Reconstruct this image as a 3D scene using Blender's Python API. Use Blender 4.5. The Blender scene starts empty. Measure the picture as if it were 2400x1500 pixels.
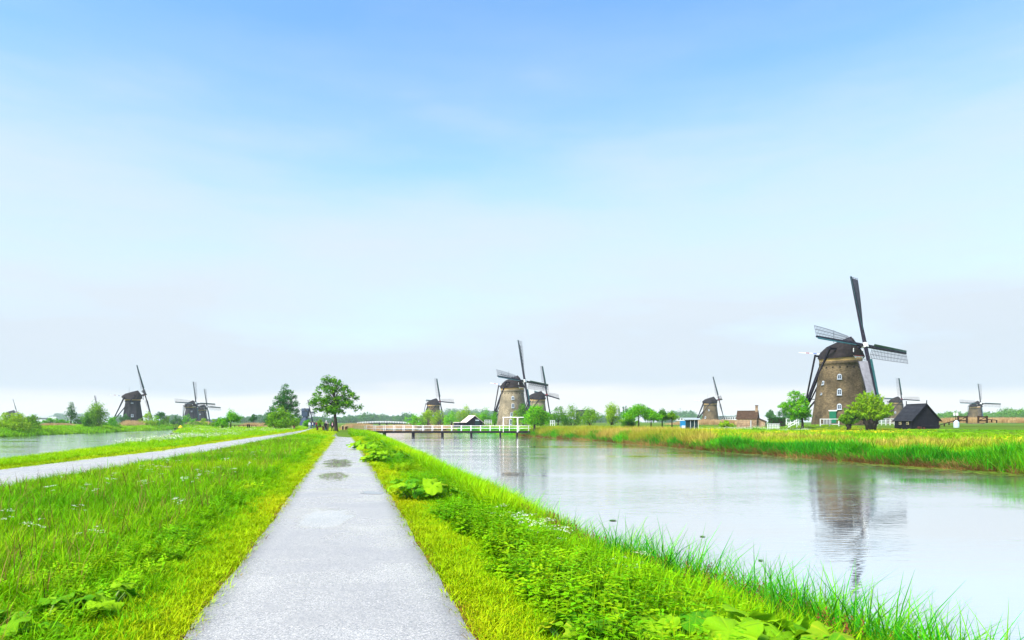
import bpy, bmesh, math, random
import numpy as np
from mathutils import Vector, Matrix, Euler

# ------------------------------------------------------------------ camera, sky, sun, exposure
F, HOR, EYE = 1600.0, 989.0, 1.6          # focal length in photo pixels, horizon row, eye height in metres
AX = math.atan(392 / 1600.0)              # the path runs this far to the left of the view axis
SA, CA = math.sin(AX), math.cos(AX)
scene = bpy.context.scene
col = scene.collection
cam_d = bpy.data.cameras.new('camera'); cam = bpy.data.objects.new('camera', cam_d); col.objects.link(cam)
cam_d.sensor_width = 36.0; cam_d.lens = 36.0 * F / 2400.0
cam_d.shift_y = (HOR - 750.0) / 2400.0
cam_d.clip_end = 12000.0; cam_d.clip_start = 0.05
cam.location = (0, 0, EYE); cam.rotation_euler = (math.radians(90), 0, 0)
scene.camera = cam
scene.view_settings.view_transform = 'Standard'; scene.view_settings.look = 'None'
scene.view_settings.gamma = 1.0; scene.view_settings.use_curve_mapping = False
scene.view_settings.exposure = 2.6
scene.cycles.use_denoising = True
scene.cycles.max_bounces = 8; scene.cycles.transparent_max_bounces = 8
scene.cycles.volume_bounces = 1; scene.cycles.diffuse_bounces = 3; scene.cycles.glossy_bounces = 4; scene.cycles.transmission_bounces = 4

SUN_EL, SUN_AZ = math.radians(48), math.atan2(-0.62, -0.60)      # high, behind the camera to the left
sd = bpy.data.lights.new('sun', 'SUN'); so = bpy.data.objects.new('sun', sd); col.objects.link(so)
sd.energy = 1.5; sd.angle = math.radians(24); sd.color = (1.0, 0.965, 0.91)
sdir = Vector((math.sin(SUN_AZ) * math.cos(SUN_EL), math.cos(SUN_AZ) * math.cos(SUN_EL), math.sin(SUN_EL)))
so.rotation_euler = (-sdir).to_track_quat('-Z', 'Y').to_euler()

world = bpy.data.worlds.new('World'); scene.world = world; world.use_nodes = True
nt = world.node_tree; nt.nodes.clear()
def N(tree, typ, **kw):
    n = tree.nodes.new(typ)
    for k, v in kw.items():
        if k == 'inp':
            for kk, vv in v.items(): n.inputs[kk].default_value = vv
        else: setattr(n, k, v)
    return n
def ramp(tree, stops, interp='EASE'):
    r = tree.nodes.new('ShaderNodeValToRGB'); r.color_ramp.interpolation = interp
    els = r.color_ramp.elements
    while len(els) < len(stops): els.new(0.5)
    for e, (p, c) in zip(els, stops):
        e.position = p; e.color = c if len(c) == 4 else (*c, 1)
    return r
L = nt.links.new
sky = N(nt, 'ShaderNodeTexSky'); sky.sky_type = 'NISHITA'; sky.sun_disc = False
sky.sun_elevation = SUN_EL; sky.sun_rotation = SUN_AZ; sky.altitude = 0; sky.air_density = 1.0; sky.dust_density = 0.2; sky.ozone_density = 1.6
tc = N(nt, 'ShaderNodeTexCoord'); sep = N(nt, 'ShaderNodeSeparateXYZ'); L(tc.outputs['Generated'], sep.inputs[0])
mp = N(nt, 'ShaderNodeMapping'); mp.inputs['Scale'].default_value = (1.0, 1.0, 5.0); L(tc.outputs['Generated'], mp.inputs[0])
n1 = N(nt, 'ShaderNodeTexNoise', inp={'Scale': 1.7, 'Detail': 7.0, 'Roughness': 0.55}); L(mp.outputs[0], n1.inputs['Vector'])
mp2 = N(nt, 'ShaderNodeMapping'); mp2.inputs['Scale'].default_value = (1.0, 1.0, 9.0); mp2.inputs['Location'].default_value = (3.1, 1.7, 0.4); L(tc.outputs['Generated'], mp2.inputs[0])
n2 = N(nt, 'ShaderNodeTexNoise', inp={'Scale': 1.3, 'Detail': 4.0, 'Roughness': 0.5}); L(mp2.outputs[0], n2.inputs['Vector'])
ma = N(nt, 'ShaderNodeMath', operation='MULTIPLY_ADD', inp={1: 0.46, 2: -0.23}); L(n1.outputs['Fac'], ma.inputs[0])
el = N(nt, 'ShaderNodeMath', operation='ADD'); L(sep.outputs['Z'], el.inputs[0]); L(ma.outputs[0], el.inputs[1])
# cloud cover by height: closed veil near the horizon, thinning overhead
cov = ramp(nt, [(0.0, (1, 1, 1)), (0.16, (1, 1, 1)), (0.30, (0.66, 0.66, 0.66)), (0.43, (0.20, 0.20, 0.20)), (0.56, (0.0, 0.0, 0.0)), (1.0, (0.0, 0.0, 0.0))], 'LINEAR')
L(el.outputs[0], cov.inputs['Fac'])
# veil colour: white low band, a pale grey layer above it, then white again
cmb = N(nt, 'ShaderNodeMath', operation='MULTIPLY_ADD', inp={1: 0.20, 2: -0.10}); L(n2.outputs['Fac'], cmb.inputs[0])
el2 = N(nt, 'ShaderNodeMath', operation='ADD'); L(sep.outputs['Z'], el2.inputs[0]); L(cmb.outputs[0], el2.inputs[1])
CW = 3.25
vc = ramp(nt, [(0.0, (1.0, 1.01, 1.02)), (0.035, (0.98, 1.0, 1.02)), (0.07, (0.735, 0.845, 0.945)), (0.12, (0.75, 0.855, 0.955)), (0.20, (0.775, 0.88, 0.98)), (0.5, (0.775, 0.88, 0.98))], 'EASE')
L(el2.outputs[0], vc.inputs['Fac'])
vs = N(nt, 'ShaderNodeVectorMath', operation='SCALE'); vs.inputs['Scale'].default_value = CW; L(vc.outputs[0], vs.inputs[0])
mixc = N(nt, 'ShaderNodeMix'); mixc.data_type = 'RGBA'; tin = N(nt, 'ShaderNodeMix'); tin.data_type = 'RGBA'; tin.blend_type = 'MULTIPLY'; tin.inputs[0].default_value = 1.0; tin.inputs[7].default_value = (0.75, 0.995, 1.08, 1); L(sky.outputs[0], tin.inputs[6])
L(cov.outputs[0], mixc.inputs[0]); L(tin.outputs[2], mixc.inputs[6]); L(vs.outputs[0], mixc.inputs[7])
bg = N(nt, 'ShaderNodeBackground', inp={'Strength': 0.05}); L(mixc.outputs[2], bg.inputs[0])
wo = N(nt, 'ShaderNodeOutputWorld'); L(bg.outputs[0], wo.inputs[0])

# ------------------------------------------------------------------ helpers
def G(px, py, z=0.0):
    Y = F * (EYE - z) / (py - HOR); return ((px - 1200) / F * Y, Y, z)
def AT(px, py, Y):
    return ((px - 1200) / F * Y, Y, EYE - (py - HOR) / F * Y)
def st2xy(s, t): return (-s * SA + t * CA, s * CA + t * SA)
def xy2st(x, y): return (-x * SA + y * CA, x * CA + y * SA)
def to_px(x, y, z): return 1200 + F * x / y, HOR - F * (z - EYE) / y

def tag(o, label=None, cat=None, group=None, kind=None):
    if label: o['label'] = label
    if cat: o['category'] = cat
    if group: o['group'] = group
    if kind: o['kind'] = kind
    return o
def empty(name, loc, rz=0.0, sc=1.0, parent=None):
    o = bpy.data.objects.new(name, None); col.objects.link(o); o.empty_display_size = 0.3
    o.location = loc; o.rotation_euler = (0, 0, rz); o.scale = (sc, sc, sc)
    if parent: o.parent = parent
    return o
def link_mesh(name, me, parent=None):
    o = bpy.data.objects.new(name, me); col.objects.link(o)
    if parent: o.parent = parent
    return o
def copy_tree(o, parent=None):
    c = o.copy(); col.objects.link(c); c.parent = parent
    for ch in list(o.children): copy_tree(ch, c)
    return c

class MB:
    def __init__(s): s.v = []; s.f = []; s.m = []
    def add(s, vs, fs, mi=0):
        o = len(s.v); s.v += [tuple(v) for v in vs]; s.f += [tuple(i + o for i in f) for f in fs]; s.m += [mi] * len(fs); return s
    def box(s, c, size, rz=0.0, mi=0, rot=None):
        hx, hy, hz = size[0] / 2, size[1] / 2, size[2] / 2
        R = rot if rot is not None else Matrix.Rotation(rz, 3, 'Z')
        vs = [Vector(c) + R @ Vector((x * hx, y * hy, z * hz)) for z in (-1, 1) for y in (-1, 1) for x in (-1, 1)]
        return s.add(vs, [(0, 2, 3, 1), (4, 5, 7, 6), (0, 1, 5, 4), (2, 6, 7, 3), (0, 4, 6, 2), (1, 3, 7, 5)], mi)
    def beam(s, a, b, w, h=None, mi=0, w2=None, h2=None, up=(0, 0, 1)):
        a = Vector(a); b = Vector(b); d = (b - a).normalized(); u = Vector(up)
        if abs(d.dot(u)) > 0.98: u = Vector((1, 0, 0))
        x = d.cross(u).normalized(); y = x.cross(d)
        h = w if h is None else h; w2 = w if w2 is None else w2; h2 = h if h2 is None else h2
        vs = []
        for p, ww, hh in ((a, w, h), (b, w2, h2)):
            for i, j in ((-1, -1), (1, -1), (1, 1), (-1, 1)): vs.append(p + x * (i * ww / 2) + y * (j * hh / 2))
        return s.add(vs, [(3, 2, 1, 0), (4, 5, 6, 7), (0, 1, 5, 4), (1, 2, 6, 5), (2, 3, 7, 6), (3, 0, 4, 7)], mi)
    def tube(s, pts, rads, n=6, mi=0):
        pts = [Vector(p) for p in pts]; vs = []; fs = []
        for i, p in enumerate(pts):
            d = (pts[min(i + 1, len(pts) - 1)] - pts[max(i - 1, 0)]).normalized()
            u = Vector((0, 0, 1)) if abs(d.z) < 0.9 else Vector((1, 0, 0))
            x = d.cross(u).normalized(); y = x.cross(d)
            for k in range(n):
                a = 2 * math.pi * k / n; vs.append(p + (x * math.cos(a) + y * math.sin(a)) * rads[i])
        for i in range(len(pts) - 1):
            for k in range(n):
                k2 = (k + 1) % n; fs.append((i * n + k, i * n + k2, (i + 1) * n + k2, (i + 1) * n + k))
        fs.append(tuple(range(n - 1, -1, -1))); fs.append(tuple((len(pts) - 1) * n + k for k in range(n)))
        return s.add(vs, fs, mi)
    def lathe(s, prof, n=24, mi=0, a0=0.0, closed=True):
        vs = []; fs = []
        for r, z in prof:
            for k in range(n): a = a0 + 2 * math.pi * k / n; vs.append((r * math.cos(a), r * math.sin(a), z))
        for i in range(len(prof) - 1):
            for k in range(n):
                k2 = (k + 1) % n; fs.append((i * n + k, i * n + k2, (i + 1) * n + k2, (i + 1) * n + k))
        if closed: fs.append(tuple((len(prof) - 1) * n + k for k in range(n)))
        return s.add(vs, fs, mi)
    def slab(s, poly, thick, mi=0):
        """poly: 3-D outline; extruded along -normal by thick"""
        P = [Vector(p) for p in poly]; nrm = (P[1] - P[0]).cross(P[2] - P[0]).normalized()
        n = len(P); vs = P + [p - nrm * thick for p in P]
        fs = [tuple(range(n)), tuple(range(2 * n - 1, n - 1, -1))]
        fs += [(i, i + n, (i + 1) % n + n, (i + 1) % n) for i in range(n)]
        return s.add(vs, fs, mi)
    def build(s, name, mats, parent=None, smooth=False):
        me = bpy.data.meshes.new(name); me.from_pydata(s.v, [], s.f)
        mats = mats if isinstance(mats, (list, tuple)) else [mats]
        for m in mats: me.materials.append(m)
        if len(mats) > 1: me.polygons.foreach_set('material_index', s.m)
        if smooth: me.polygons.foreach_set('use_smooth', [True] * len(me.polygons))
        me.update(); return link_mesh(name, me, parent)

def np_mesh(name, verts, faces_flat, loop_tot, mats, smooth=False, attrs=None, mi=None):
    """fast mesh from numpy arrays; all faces have loop_tot corners"""
    me = bpy.data.meshes.new(name); nv = len(verts); nf = len(faces_flat) // loop_tot
    me.vertices.add(nv); me.vertices.foreach_set('co', np.asarray(verts, 'f').ravel())
    me.loops.add(nf * loop_tot); me.loops.foreach_set('vertex_index', np.asarray(faces_flat, 'i'))
    me.polygons.add(nf); me.polygons.foreach_set('loop_start', np.arange(nf, dtype='i') * loop_tot)
    try: me.polygons.foreach_set('loop_total', np.full(nf, loop_tot, 'i'))
    except Exception: pass
    for m in (mats if isinstance(mats, (list, tuple)) else [mats]): me.materials.append(m)
    if mi is not None: me.polygons.foreach_set('material_index', np.asarray(mi, 'i'))
    if smooth: me.polygons.foreach_set('use_smooth', np.ones(nf, bool))
    for k, arr in (attrs or {}).items():
        a = me.attributes.new(k, 'FLOAT', 'POINT'); a.data.foreach_set('value', np.asarray(arr, 'f'))
    me.update(calc_edges=True); me.validate(); return me

# ------------------------------------------------------------------ materials
MATS = {}
def pm(name, c1, c2=None, scale=3.0, rough=0.75, bump=0.0, bscale=None, detail=5.0, spec=0.14, stretch=None, c3=None, lo=0.35, hi=0.65):
    m = bpy.data.materials.new(name); m.use_nodes = True; t = m.node_tree; t.nodes.clear()
    out = N(t, 'ShaderNodeOutputMaterial'); b = N(t, 'ShaderNodeBsdfPrincipled'); t.links.new(b.outputs[0], out.inputs[0])
    b.inputs['Roughness'].default_value = rough; b.inputs['Specular IOR Level'].default_value = spec
    if c2 is None: c2 = tuple(x * 0.75 for x in c1)
    tcn = N(t, 'ShaderNodeTexCoord'); mpn = N(t, 'ShaderNodeMapping'); t.links.new(tcn.outputs['Object'], mpn.inputs[0])
    if stretch: mpn.inputs['Scale'].default_value = stretch
    nz = N(t, 'ShaderNodeTexNoise', inp={'Scale': scale, 'Detail': detail, 'Roughness': 0.6}); t.links.new(mpn.outputs[0], nz.inputs['Vector'])
    st = [(lo, c1), (hi, c2)] if c3 is None else [(lo, c1), ((lo + hi) / 2, c2), (hi, c3)]
    rp = ramp(t, st, 'LINEAR'); t.links.new(nz.outputs['Fac'], rp.inputs['Fac']); t.links.new(rp.outputs[0], b.inputs['Base Color'])
    if bump:
        nb = N(t, 'ShaderNodeTexNoise', inp={'Scale': bscale or scale * 4, 'Detail': 4.0}); t.links.new(mpn.outputs[0], nb.inputs['Vector'])
        bp = N(t, 'ShaderNodeBump', inp={'Strength': bump, 'Distance': 0.05}); t.links.new(nb.outputs['Fac'], bp.inputs['Height']); t.links.new(bp.outputs[0], b.inputs['Normal'])
    MATS[name] = m; return m

def leafmat(name, c1, c2, c3=None, attr_type='GEOMETRY', transl=0.24, rough=0.7, spec=0.06, tipc=None):
    """foliage: colour by a 'tint' attribute (mesh or instance), some light through the blade"""
    m = bpy.data.materials.new(name); m.use_nodes = True; t = m.node_tree; t.nodes.clear()
    out = N(t, 'ShaderNodeOutputMaterial'); b = N(t, 'ShaderNodeBsdfPrincipled', inp={'Roughness': rough, 'Specular IOR Level': spec})
    at = N(t, 'ShaderNodeAttribute'); at.attribute_type = attr_type; at.attribute_name = 'tint'
    rp = ramp(t, [(0.0, c1), (1.0, c2)] if c3 is None else [(0.0, c1), (0.5, c2), (1.0, c3)], 'LINEAR')
    t.links.new(at.outputs['Fac'], rp.inputs['Fac'])
    cout = rp.outputs[0]
    if attr_type == 'INSTANCER':                     # blade-to-blade variety inside a clump
        at2 = N(t, 'ShaderNodeAttribute'); at2.attribute_type = 'GEOMETRY'; at2.attribute_name = 'blade'
        hs = N(t, 'ShaderNodeHueSaturation'); mm = N(t, 'ShaderNodeMapRange', inp={3: 0.72, 4: 1.28}); t.links.new(at2.outputs['Fac'], mm.inputs[0])
        mh = N(t, 'ShaderNodeMapRange', inp={3: 0.485, 4: 0.515}); t.links.new(at2.outputs['Fac'], mh.inputs[0])
        t.links.new(mm.outputs[0], hs.inputs['Value']); t.links.new(mh.outputs[0], hs.inputs['Hue']); t.links.new(cout, hs.inputs['Color']); cout = hs.outputs[0]
    t.links.new(cout, b.inputs['Base Color'])
    tr = N(t, 'ShaderNodeBsdfTranslucent'); t.links.new(cout, tr.inputs[0])
    mx = N(t, 'ShaderNodeMixShader', inp={0: transl}); t.links.new(b.outputs[0], mx.inputs[1]); t.links.new(tr.outputs[0], mx.inputs[2])
    t.links.new(mx.outputs[0], out.inputs[0]); MATS[name] = m; return m
# ------------------------------------------------------------------ materials used below
pm('black_wood', (0.005, 0.0055, 0.009), (0.011, 0.011, 0.016), 2.0, 0.75, 0.3, 20)
pm('dark_beam', (0.008, 0.007, 0.014), (0.018, 0.015, 0.026), 1.0, 0.55)
pm('thatch_cap', (0.008, 0.0065, 0.0065), (0.024, 0.018, 0.017), 1.3, 0.85, 0.5, 14, stretch=(1, 1, 2.2))
pm('thatch_body', (0.016, 0.0155, 0.018), (0.040, 0.038, 0.042), 0.8, 0.9, 0.5, 12, stretch=(1, 1, 0.35))
pm('cream_band', (0.52, 0.34, 0.13), (0.44, 0.28, 0.10), 2.0, 0.7)
pm('white_paint', (0.78, 0.78, 0.76), (0.66, 0.66, 0.64), 2.0, 0.5)
pm('teal_paint', (0.008, 0.055, 0.055), (0.014, 0.085, 0.08), 1.0, 0.35, spec=0.5)
pm('lattice_wood', (0.045, 0.045, 0.06), (0.07, 0.065, 0.085), 1.0, 0.6)
pm('sail_canvas', (0.035, 0.035, 0.05), (0.08, 0.08, 0.10), 2.2, 0.8, 0.4, 8)
pm('pale_canvas', (0.20, 0.19, 0.21), (0.27, 0.26, 0.28), 1.5, 0.8, 0.4, 8)
pm('red_paint', (0.42, 0.02, 0.03), (0.32, 0.015, 0.02), 2.0, 0.45)
pm('blue_paint', (0.03, 0.10, 0.40), (0.025, 0.08, 0.33), 2.0, 0.45)
pm('green_door', (0.01, 0.14, 0.07), (0.012, 0.11, 0.06), 2.0, 0.45)
pm('glass', (0.02, 0.03, 0.04), (0.03, 0.04, 0.05), 1.0, 0.06, spec=0.8)
pm('hole_shade', (0.006, 0.006, 0.007), (0.01, 0.01, 0.01), 1.0, 0.9)  # near-black colour standing in for the shade inside the putlog holes
pm('wood_brown', (0.07, 0.022, 0.016), (0.11, 0.035, 0.022), 3.0, 0.6, 0.2, 15)
pm('wood_dark', (0.035, 0.02, 0.013), (0.06, 0.034, 0.02), 3.0, 0.7, 0.2, 15)
pm('plinth_brick', (0.22, 0.15, 0.13), (0.30, 0.22, 0.19), 5.0, 0.85)

def brick_mat(name, c1, c2, c3, bx=0.44, by=0.14, stain=0.5):
    """stained old brickwork: courses from a brick texture, weathering from large noise with a shape of its own"""
    m = bpy.data.materials.new(name); m.use_nodes = True; t = m.node_tree; t.nodes.clear(); K = t.links.new
    out = N(t, 'ShaderNodeOutputMaterial'); b = N(t, 'ShaderNodeBsdfPrincipled', inp={'Roughness': 0.9, 'Specular IOR Level': 0.2}); K(b.outputs[0], out.inputs[0])
    tcn = N(t, 'ShaderNodeTexCoord')
    sx = N(t, 'ShaderNodeSeparateXYZ'); K(tcn.outputs['Object'], sx.inputs[0])
    ang = N(t, 'ShaderNodeMath', operation='ARCTAN2'); K(sx.outputs[1], ang.inputs[0]); K(sx.outputs[0], ang.inputs[1])
    am = N(t, 'ShaderNodeMath', operation='MULTIPLY', inp={1: 4.8}); K(ang.outputs[0], am.inputs[0])
    cv = N(t, 'ShaderNodeCombineXYZ'); K(am.outputs[0], cv.inputs[0]); K(sx.outputs[2], cv.inputs[1])
    br = N(t, 'ShaderNodeTexBrick', inp={'Color1': (*c1, 1), 'Color2': (*c2, 1), 'Mortar': (*[x * 1.15 for x in c3], 1), 'Scale': 1.0, 'Mortar Size': 0.012, 'Brick Width': bx, 'Row Height': by}); K(cv.outputs[0], br.inputs['Vector'])
    n0 = N(t, 'ShaderNodeTexNoise', inp={'Scale': 0.33, 'Detail': 6.0, 'Roughness': 0.62}); K(tcn.outputs['Object'], n0.inputs['Vector'])
    mpn = N(t, 'ShaderNodeMapping'); mpn.inputs['Scale'].default_value = (1.6, 1.6, 2.6); K(tcn.outputs['Object'], mpn.inputs[0])
    nn = N(t, 'ShaderNodeTexNoise', inp={'Scale': 1.6, 'Detail': 7.0, 'Roughness': 0.65}); K(mpn.outputs[0], nn.inputs['Vector'])
    r0 = ramp(t, [(0.36, (0.30, 0.29, 0.27)), (0.60, (1.25, 1.2, 1.12))], 'LINEAR'); K(n0.outputs['Fac'], r0.inputs['Fac'])
    r1 = ramp(t, [(0.30, (0.50, 0.50, 0.48)), (0.52, (1, 1, 1)), (0.72, (1.65, 1.6, 1.5))], 'LINEAR'); K(nn.outputs['Fac'], r1.inputs['Fac'])
    m1 = N(t, 'ShaderNodeMix'); m1.data_type = 'RGBA'; m1.blend_type = 'MULTIPLY'; m1.inputs[0].default_value = stain + 0.3; K(br.outputs[0], m1.inputs[6]); K(r0.outputs[0], m1.inputs[7])
    m2 = N(t, 'ShaderNodeMix'); m2.data_type = 'RGBA'; m2.blend_type = 'MULTIPLY'; m2.inputs[0].default_value = 0.9; K(m1.outputs[2], m2.inputs[6]); K(r1.outputs[0], m2.inputs[7])
    K(m2.outputs[2], b.inputs['Base Color'])
    bp = N(t, 'ShaderNodeBump', inp={'Strength': 0.35, 'Distance': 0.03}); K(br.outputs['Fac'], bp.inputs['Height']); bp.invert = True; K(bp.outputs[0], b.inputs['Normal'])
    MATS[name] = m; return m
brick_mat('mill_brick', (0.125, 0.090, 0.046), (0.092, 0.068, 0.036), (0.14, 0.115, 0.08))
brick_mat('mill_brick_pale', (0.24, 0.20, 0.13), (0.20, 0.165, 0.105), (0.25, 0.22, 0.17), stain=0.35)
brick_mat('cottage_brick', (0.24, 0.13, 0.075), (0.30, 0.19, 0.10), (0.3, 0.26, 0.2), 0.22, 0.07, 0.35)

# ground under the plants
def ground_mat():
    m = bpy.data.materials.new('meadow_soil'); m.use_nodes = True; t = m.node_tree; t.nodes.clear(); K = t.links.new
    out = N(t, 'ShaderNodeOutputMaterial'); b = N(t, 'ShaderNodeBsdfPrincipled', inp={'Roughness': 0.95, 'Specular IOR Level': 0.1}); K(b.outputs[0], out.inputs[0])
    tcn = N(t, 'ShaderNodeTexCoord')
    a = N(t, 'ShaderNodeTexNoise', inp={'Scale': 0.07, 'Detail': 6.0, 'Roughness': 0.65}); K(tcn.outputs['Object'], a.inputs['Vector'])
    c = N(t, 'ShaderNodeTexNoise', inp={'Scale': 9.0, 'Detail': 6.0, 'Roughness': 0.7}); K(tcn.outputs['Object'], c.inputs['Vector'])
    r = ramp(t, [(0.3, (0.06, 0.14, 0.004)), (0.5, (0.09, 0.17, 0.005)), (0.7, (0.12, 0.15, 0.012))], 'LINEAR'); K(a.outputs['Fac'], r.inputs['Fac'])
    r2 = ramp(t, [(0.3, (0.5, 0.5, 0.5)), (0.7, (1.3, 1.3, 1.3))], 'LINEAR'); K(c.outputs['Fac'], r2.inputs['Fac'])
    mx = N(t, 'ShaderNodeMix'); mx.data_type = 'RGBA'; mx.blend_type = 'MULTIPLY'; mx.inputs[0].default_value = 1.0; K(r.outputs[0], mx.inputs[6]); K(r2.outputs[0], mx.inputs[7])
    # wet earth at the water's edge
    g = N(t, 'ShaderNodeSeparateXYZ'); K(tcn.outputs['Object'], g.inputs[0])
    mr = N(t, 'ShaderNodeMapRange', inp={1: -1.05, 2: -0.6, 3: 1.0, 4: 0.0}); K(g.outputs[2], mr.inputs[0])
    m2 = N(t, 'ShaderNodeMix'); m2.data_type = 'RGBA'; K(mr.outputs[0], m2.inputs[0]); K(mx.outputs[2], m2.inputs[6]); m2.inputs[7].default_value = (0.035, 0.022, 0.012, 1)
    K(m2.outputs[2], b.inputs['Base Color'])
    bp = N(t, 'ShaderNodeBump', inp={'Strength': 0.8, 'Distance': 0.05}); K(c.outputs['Fac'], bp.inputs['Height']); K(bp.outputs[0], b.inputs['Normal'])
    MATS['meadow_soil'] = m
ground_mat()

def asphalt_mat():
    m = bpy.data.materials.new('wet_asphalt'); m.use_nodes = True; t = m.node_tree; t.nodes.clear(); K = t.links.new
    out = N(t, 'ShaderNodeOutputMaterial'); b = N(t, 'ShaderNodeBsdfPrincipled'); K(b.outputs[0], out.inputs[0])
    tcn = N(t, 'ShaderNodeTexCoord')
    vo = N(t, 'ShaderNodeTexVoronoi', inp={'Scale': 120.0}); K(tcn.outputs['Object'], vo.inputs['Vector'])
    fine = N(t, 'ShaderNodeTexNoise', inp={'Scale': 38.0, 'Detail': 6.0, 'Roughness': 0.75}); K(tcn.outputs['Object'], fine.inputs['Vector'])
    big = N(t, 'ShaderNodeTexNoise', inp={'Scale': 0.55, 'Detail': 5.0, 'Roughness': 0.6}); K(tcn.outputs['Object'], big.inputs['Vector'])
    hs = N(t, 'ShaderNodeSeparateColor'); K(vo.outputs['Color'], hs.inputs[0])
    rs = ramp(t, [(0.0, (0.19, 0.170, 0.142)), (0.5, (0.36, 0.322, 0.268)), (0.86, (0.45, 0.403, 0.335)), (1.0, (0.70, 0.63, 0.54))], 'LINEAR'); K(hs.outputs[0], rs.inputs['Fac'])
    rb = ramp(t, [(0.3, (0.82, 0.82, 0.84)), (0.7, (1.12, 1.10, 1.10))], 'LINEAR'); K(big.outputs['Fac'], rb.inputs['Fac'])
    mx = N(t, 'ShaderNodeMix'); mx.data_type = 'RGBA'; mx.blend_type = 'MULTIPLY'; mx.inputs[0].default_value = 1.0; K(rs.outputs[0], mx.inputs[6]); K(rb.outputs[0], mx.inputs[7])
    # film of rain: smooth and shiny in the hollows, rougher where it has drained; two spots where water stands
    sx = N(t, 'ShaderNodeSeparateXYZ'); K(tcn.outputs['Object'], sx.inputs[0])
    def lin(a, bb, c):
        p = N(t, 'ShaderNodeMath', operation='MULTIPLY_ADD', inp={1: a, 2: c}); K(sx.outputs[0], p.inputs[0])
        q = N(t, 'ShaderNodeMath', operation='MULTIPLY_ADD', inp={1: bb}); K(sx.outputs[1], q.inputs[0]); K(p.outputs[0], q.inputs[2]); return q
    rag = N(t, 'ShaderNodeTexNoise', inp={'Scale': 1.1, 'Detail': 5.0, 'Roughness': 0.62}); mpr = N(t, 'ShaderNodeMapping'); mpr.inputs['Scale'].default_value = (2.2, 0.8, 1); K(tcn.outputs['Object'], mpr.inputs[0]); K(mpr.outputs[0], rag.inputs['Vector'])
    pool = None
    for (px, py, rs_, rt_) in ((792, 1086, 3.3, 0.62), (780, 1117, 2.0, 0.55), (760, 1215, 1.3, 0.5)):
        s0, t0 = xy2st(*G(px, py)[:2])
        u = lin(-SA / rs_, CA / rs_, -s0 / rs_); v = lin(CA / rt_, SA / rt_, -t0 / rt_)
        uu = N(t, 'ShaderNodeMath', operation='MULTIPLY'); K(u.outputs[0], uu.inputs[0]); K(u.outputs[0], uu.inputs[1])
        vv = N(t, 'ShaderNodeMath', operation='MULTIPLY_ADD'); K(v.outputs[0], vv.inputs[0]); K(v.outputs[0], vv.inputs[1]); K(uu.outputs[0], vv.inputs[2])
        w_ = N(t, 'ShaderNodeMath', operation='MULTIPLY_ADD', inp={1: 3.2, 2: -1.6}); K(rag.outputs['Fac'], w_.inputs[0])
        d = N(t, 'ShaderNodeMath', operation='ADD'); K(vv.outputs[0], d.inputs[0]); K(w_.outputs[0], d.inputs[1])
        mk = N(t, 'ShaderNodeMapRange', inp={1: 0.95, 2: 0.5, 3: 0.0, 4: 1.0}); K(d.outputs[0], mk.inputs[0])
        if pool is None: pool = mk.outputs[0]
        else:
            mm = N(t, 'ShaderNodeMath', operation='MAXIMUM'); K(pool, mm.inputs[0]); K(mk.outputs[0], mm.inputs[1]); pool = mm.outputs[0]
    wet = ramp(t, [(0.36, (0.40, 0.40, 0.40)), (0.62, (0.17, 0.17, 0.17))], 'LINEAR'); K(big.outputs['Fac'], wet.inputs['Fac'])
    rm = N(t, 'ShaderNodeMix'); rm.data_type = 'FLOAT'; K(pool, rm.inputs[0]); K(wet.outputs[0], rm.inputs[2]); rm.inputs[3].default_value = 0.02; K(rm.outputs[0], b.inputs['Roughness'])
    b.inputs['Specular IOR Level'].default_value = 0.9; b.inputs['IOR'].default_value = 2.1
    bs = ramp(t, [(0.40, (0.45, 0.45, 0.45)), (0.66, (0.08, 0.08, 0.08))], 'LINEAR'); K(big.outputs['Fac'], bs.inputs['Fac'])
    iv = N(t, 'ShaderNodeMath', operation='SUBTRACT', inp={0: 1.0}); K(pool, iv.inputs[1]); bm = N(t, 'ShaderNodeMath', operation='MULTIPLY'); K(bs.outputs[0], bm.inputs[0]); K(iv.outputs[0], bm.inputs[1])
    ad = N(t, 'ShaderNodeMath', operation='ADD'); K(vo.outputs['Distance'], ad.inputs[0]); K(fine.outputs['Fac'], ad.inputs[1])
    bp = N(t, 'ShaderNodeBump', inp={'Distance': 0.006}); K(bm.outputs[0], bp.inputs['Strength']); K(ad.outputs[0], bp.inputs['Height']); K(bp.outputs[0], b.inputs['Normal'])
    # soil and moss worked into the outer hand's breadth of the footpath
    tt = lin(CA, SA, 0.10); ta = N(t, 'ShaderNodeMath', operation='ABSOLUTE'); K(tt.outputs[0], ta.inputs[0])
    te = N(t, 'ShaderNodeMath', operation='MULTIPLY_ADD', inp={1: 0.55, 2: -0.27}); K(fine.outputs['Fac'], te.inputs[0]); tf = N(t, 'ShaderNodeMath', operation='ADD'); K(ta.outputs[0], tf.inputs[0]); K(te.outputs[0], tf.inputs[1])
    er = N(t, 'ShaderNodeMapRange', inp={1: 0.80, 2: 1.10, 3: 0.0, 4: 0.75}); K(tf.outputs[0], er.inputs[0])
    lt = N(t, 'ShaderNodeMath', operation='LESS_THAN', inp={1: 1.3}); K(ta.outputs[0], lt.inputs[0]); ef = N(t, 'ShaderNodeMath', operation='MULTIPLY'); K(er.outputs[0], ef.inputs[0]); K(lt.outputs[0], ef.inputs[1])
    me_ = N(t, 'ShaderNodeMix'); me_.data_type = 'RGBA'; K(ef.outputs[0], me_.inputs[0]); K(mx.outputs[2], me_.inputs[6]); me_.inputs[7].default_value = (0.085, 0.065, 0.05, 1); K(me_.outputs[2], b.inputs['Base Color'])
    MATS['wet_asphalt'] = m
asphalt_mat()

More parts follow.
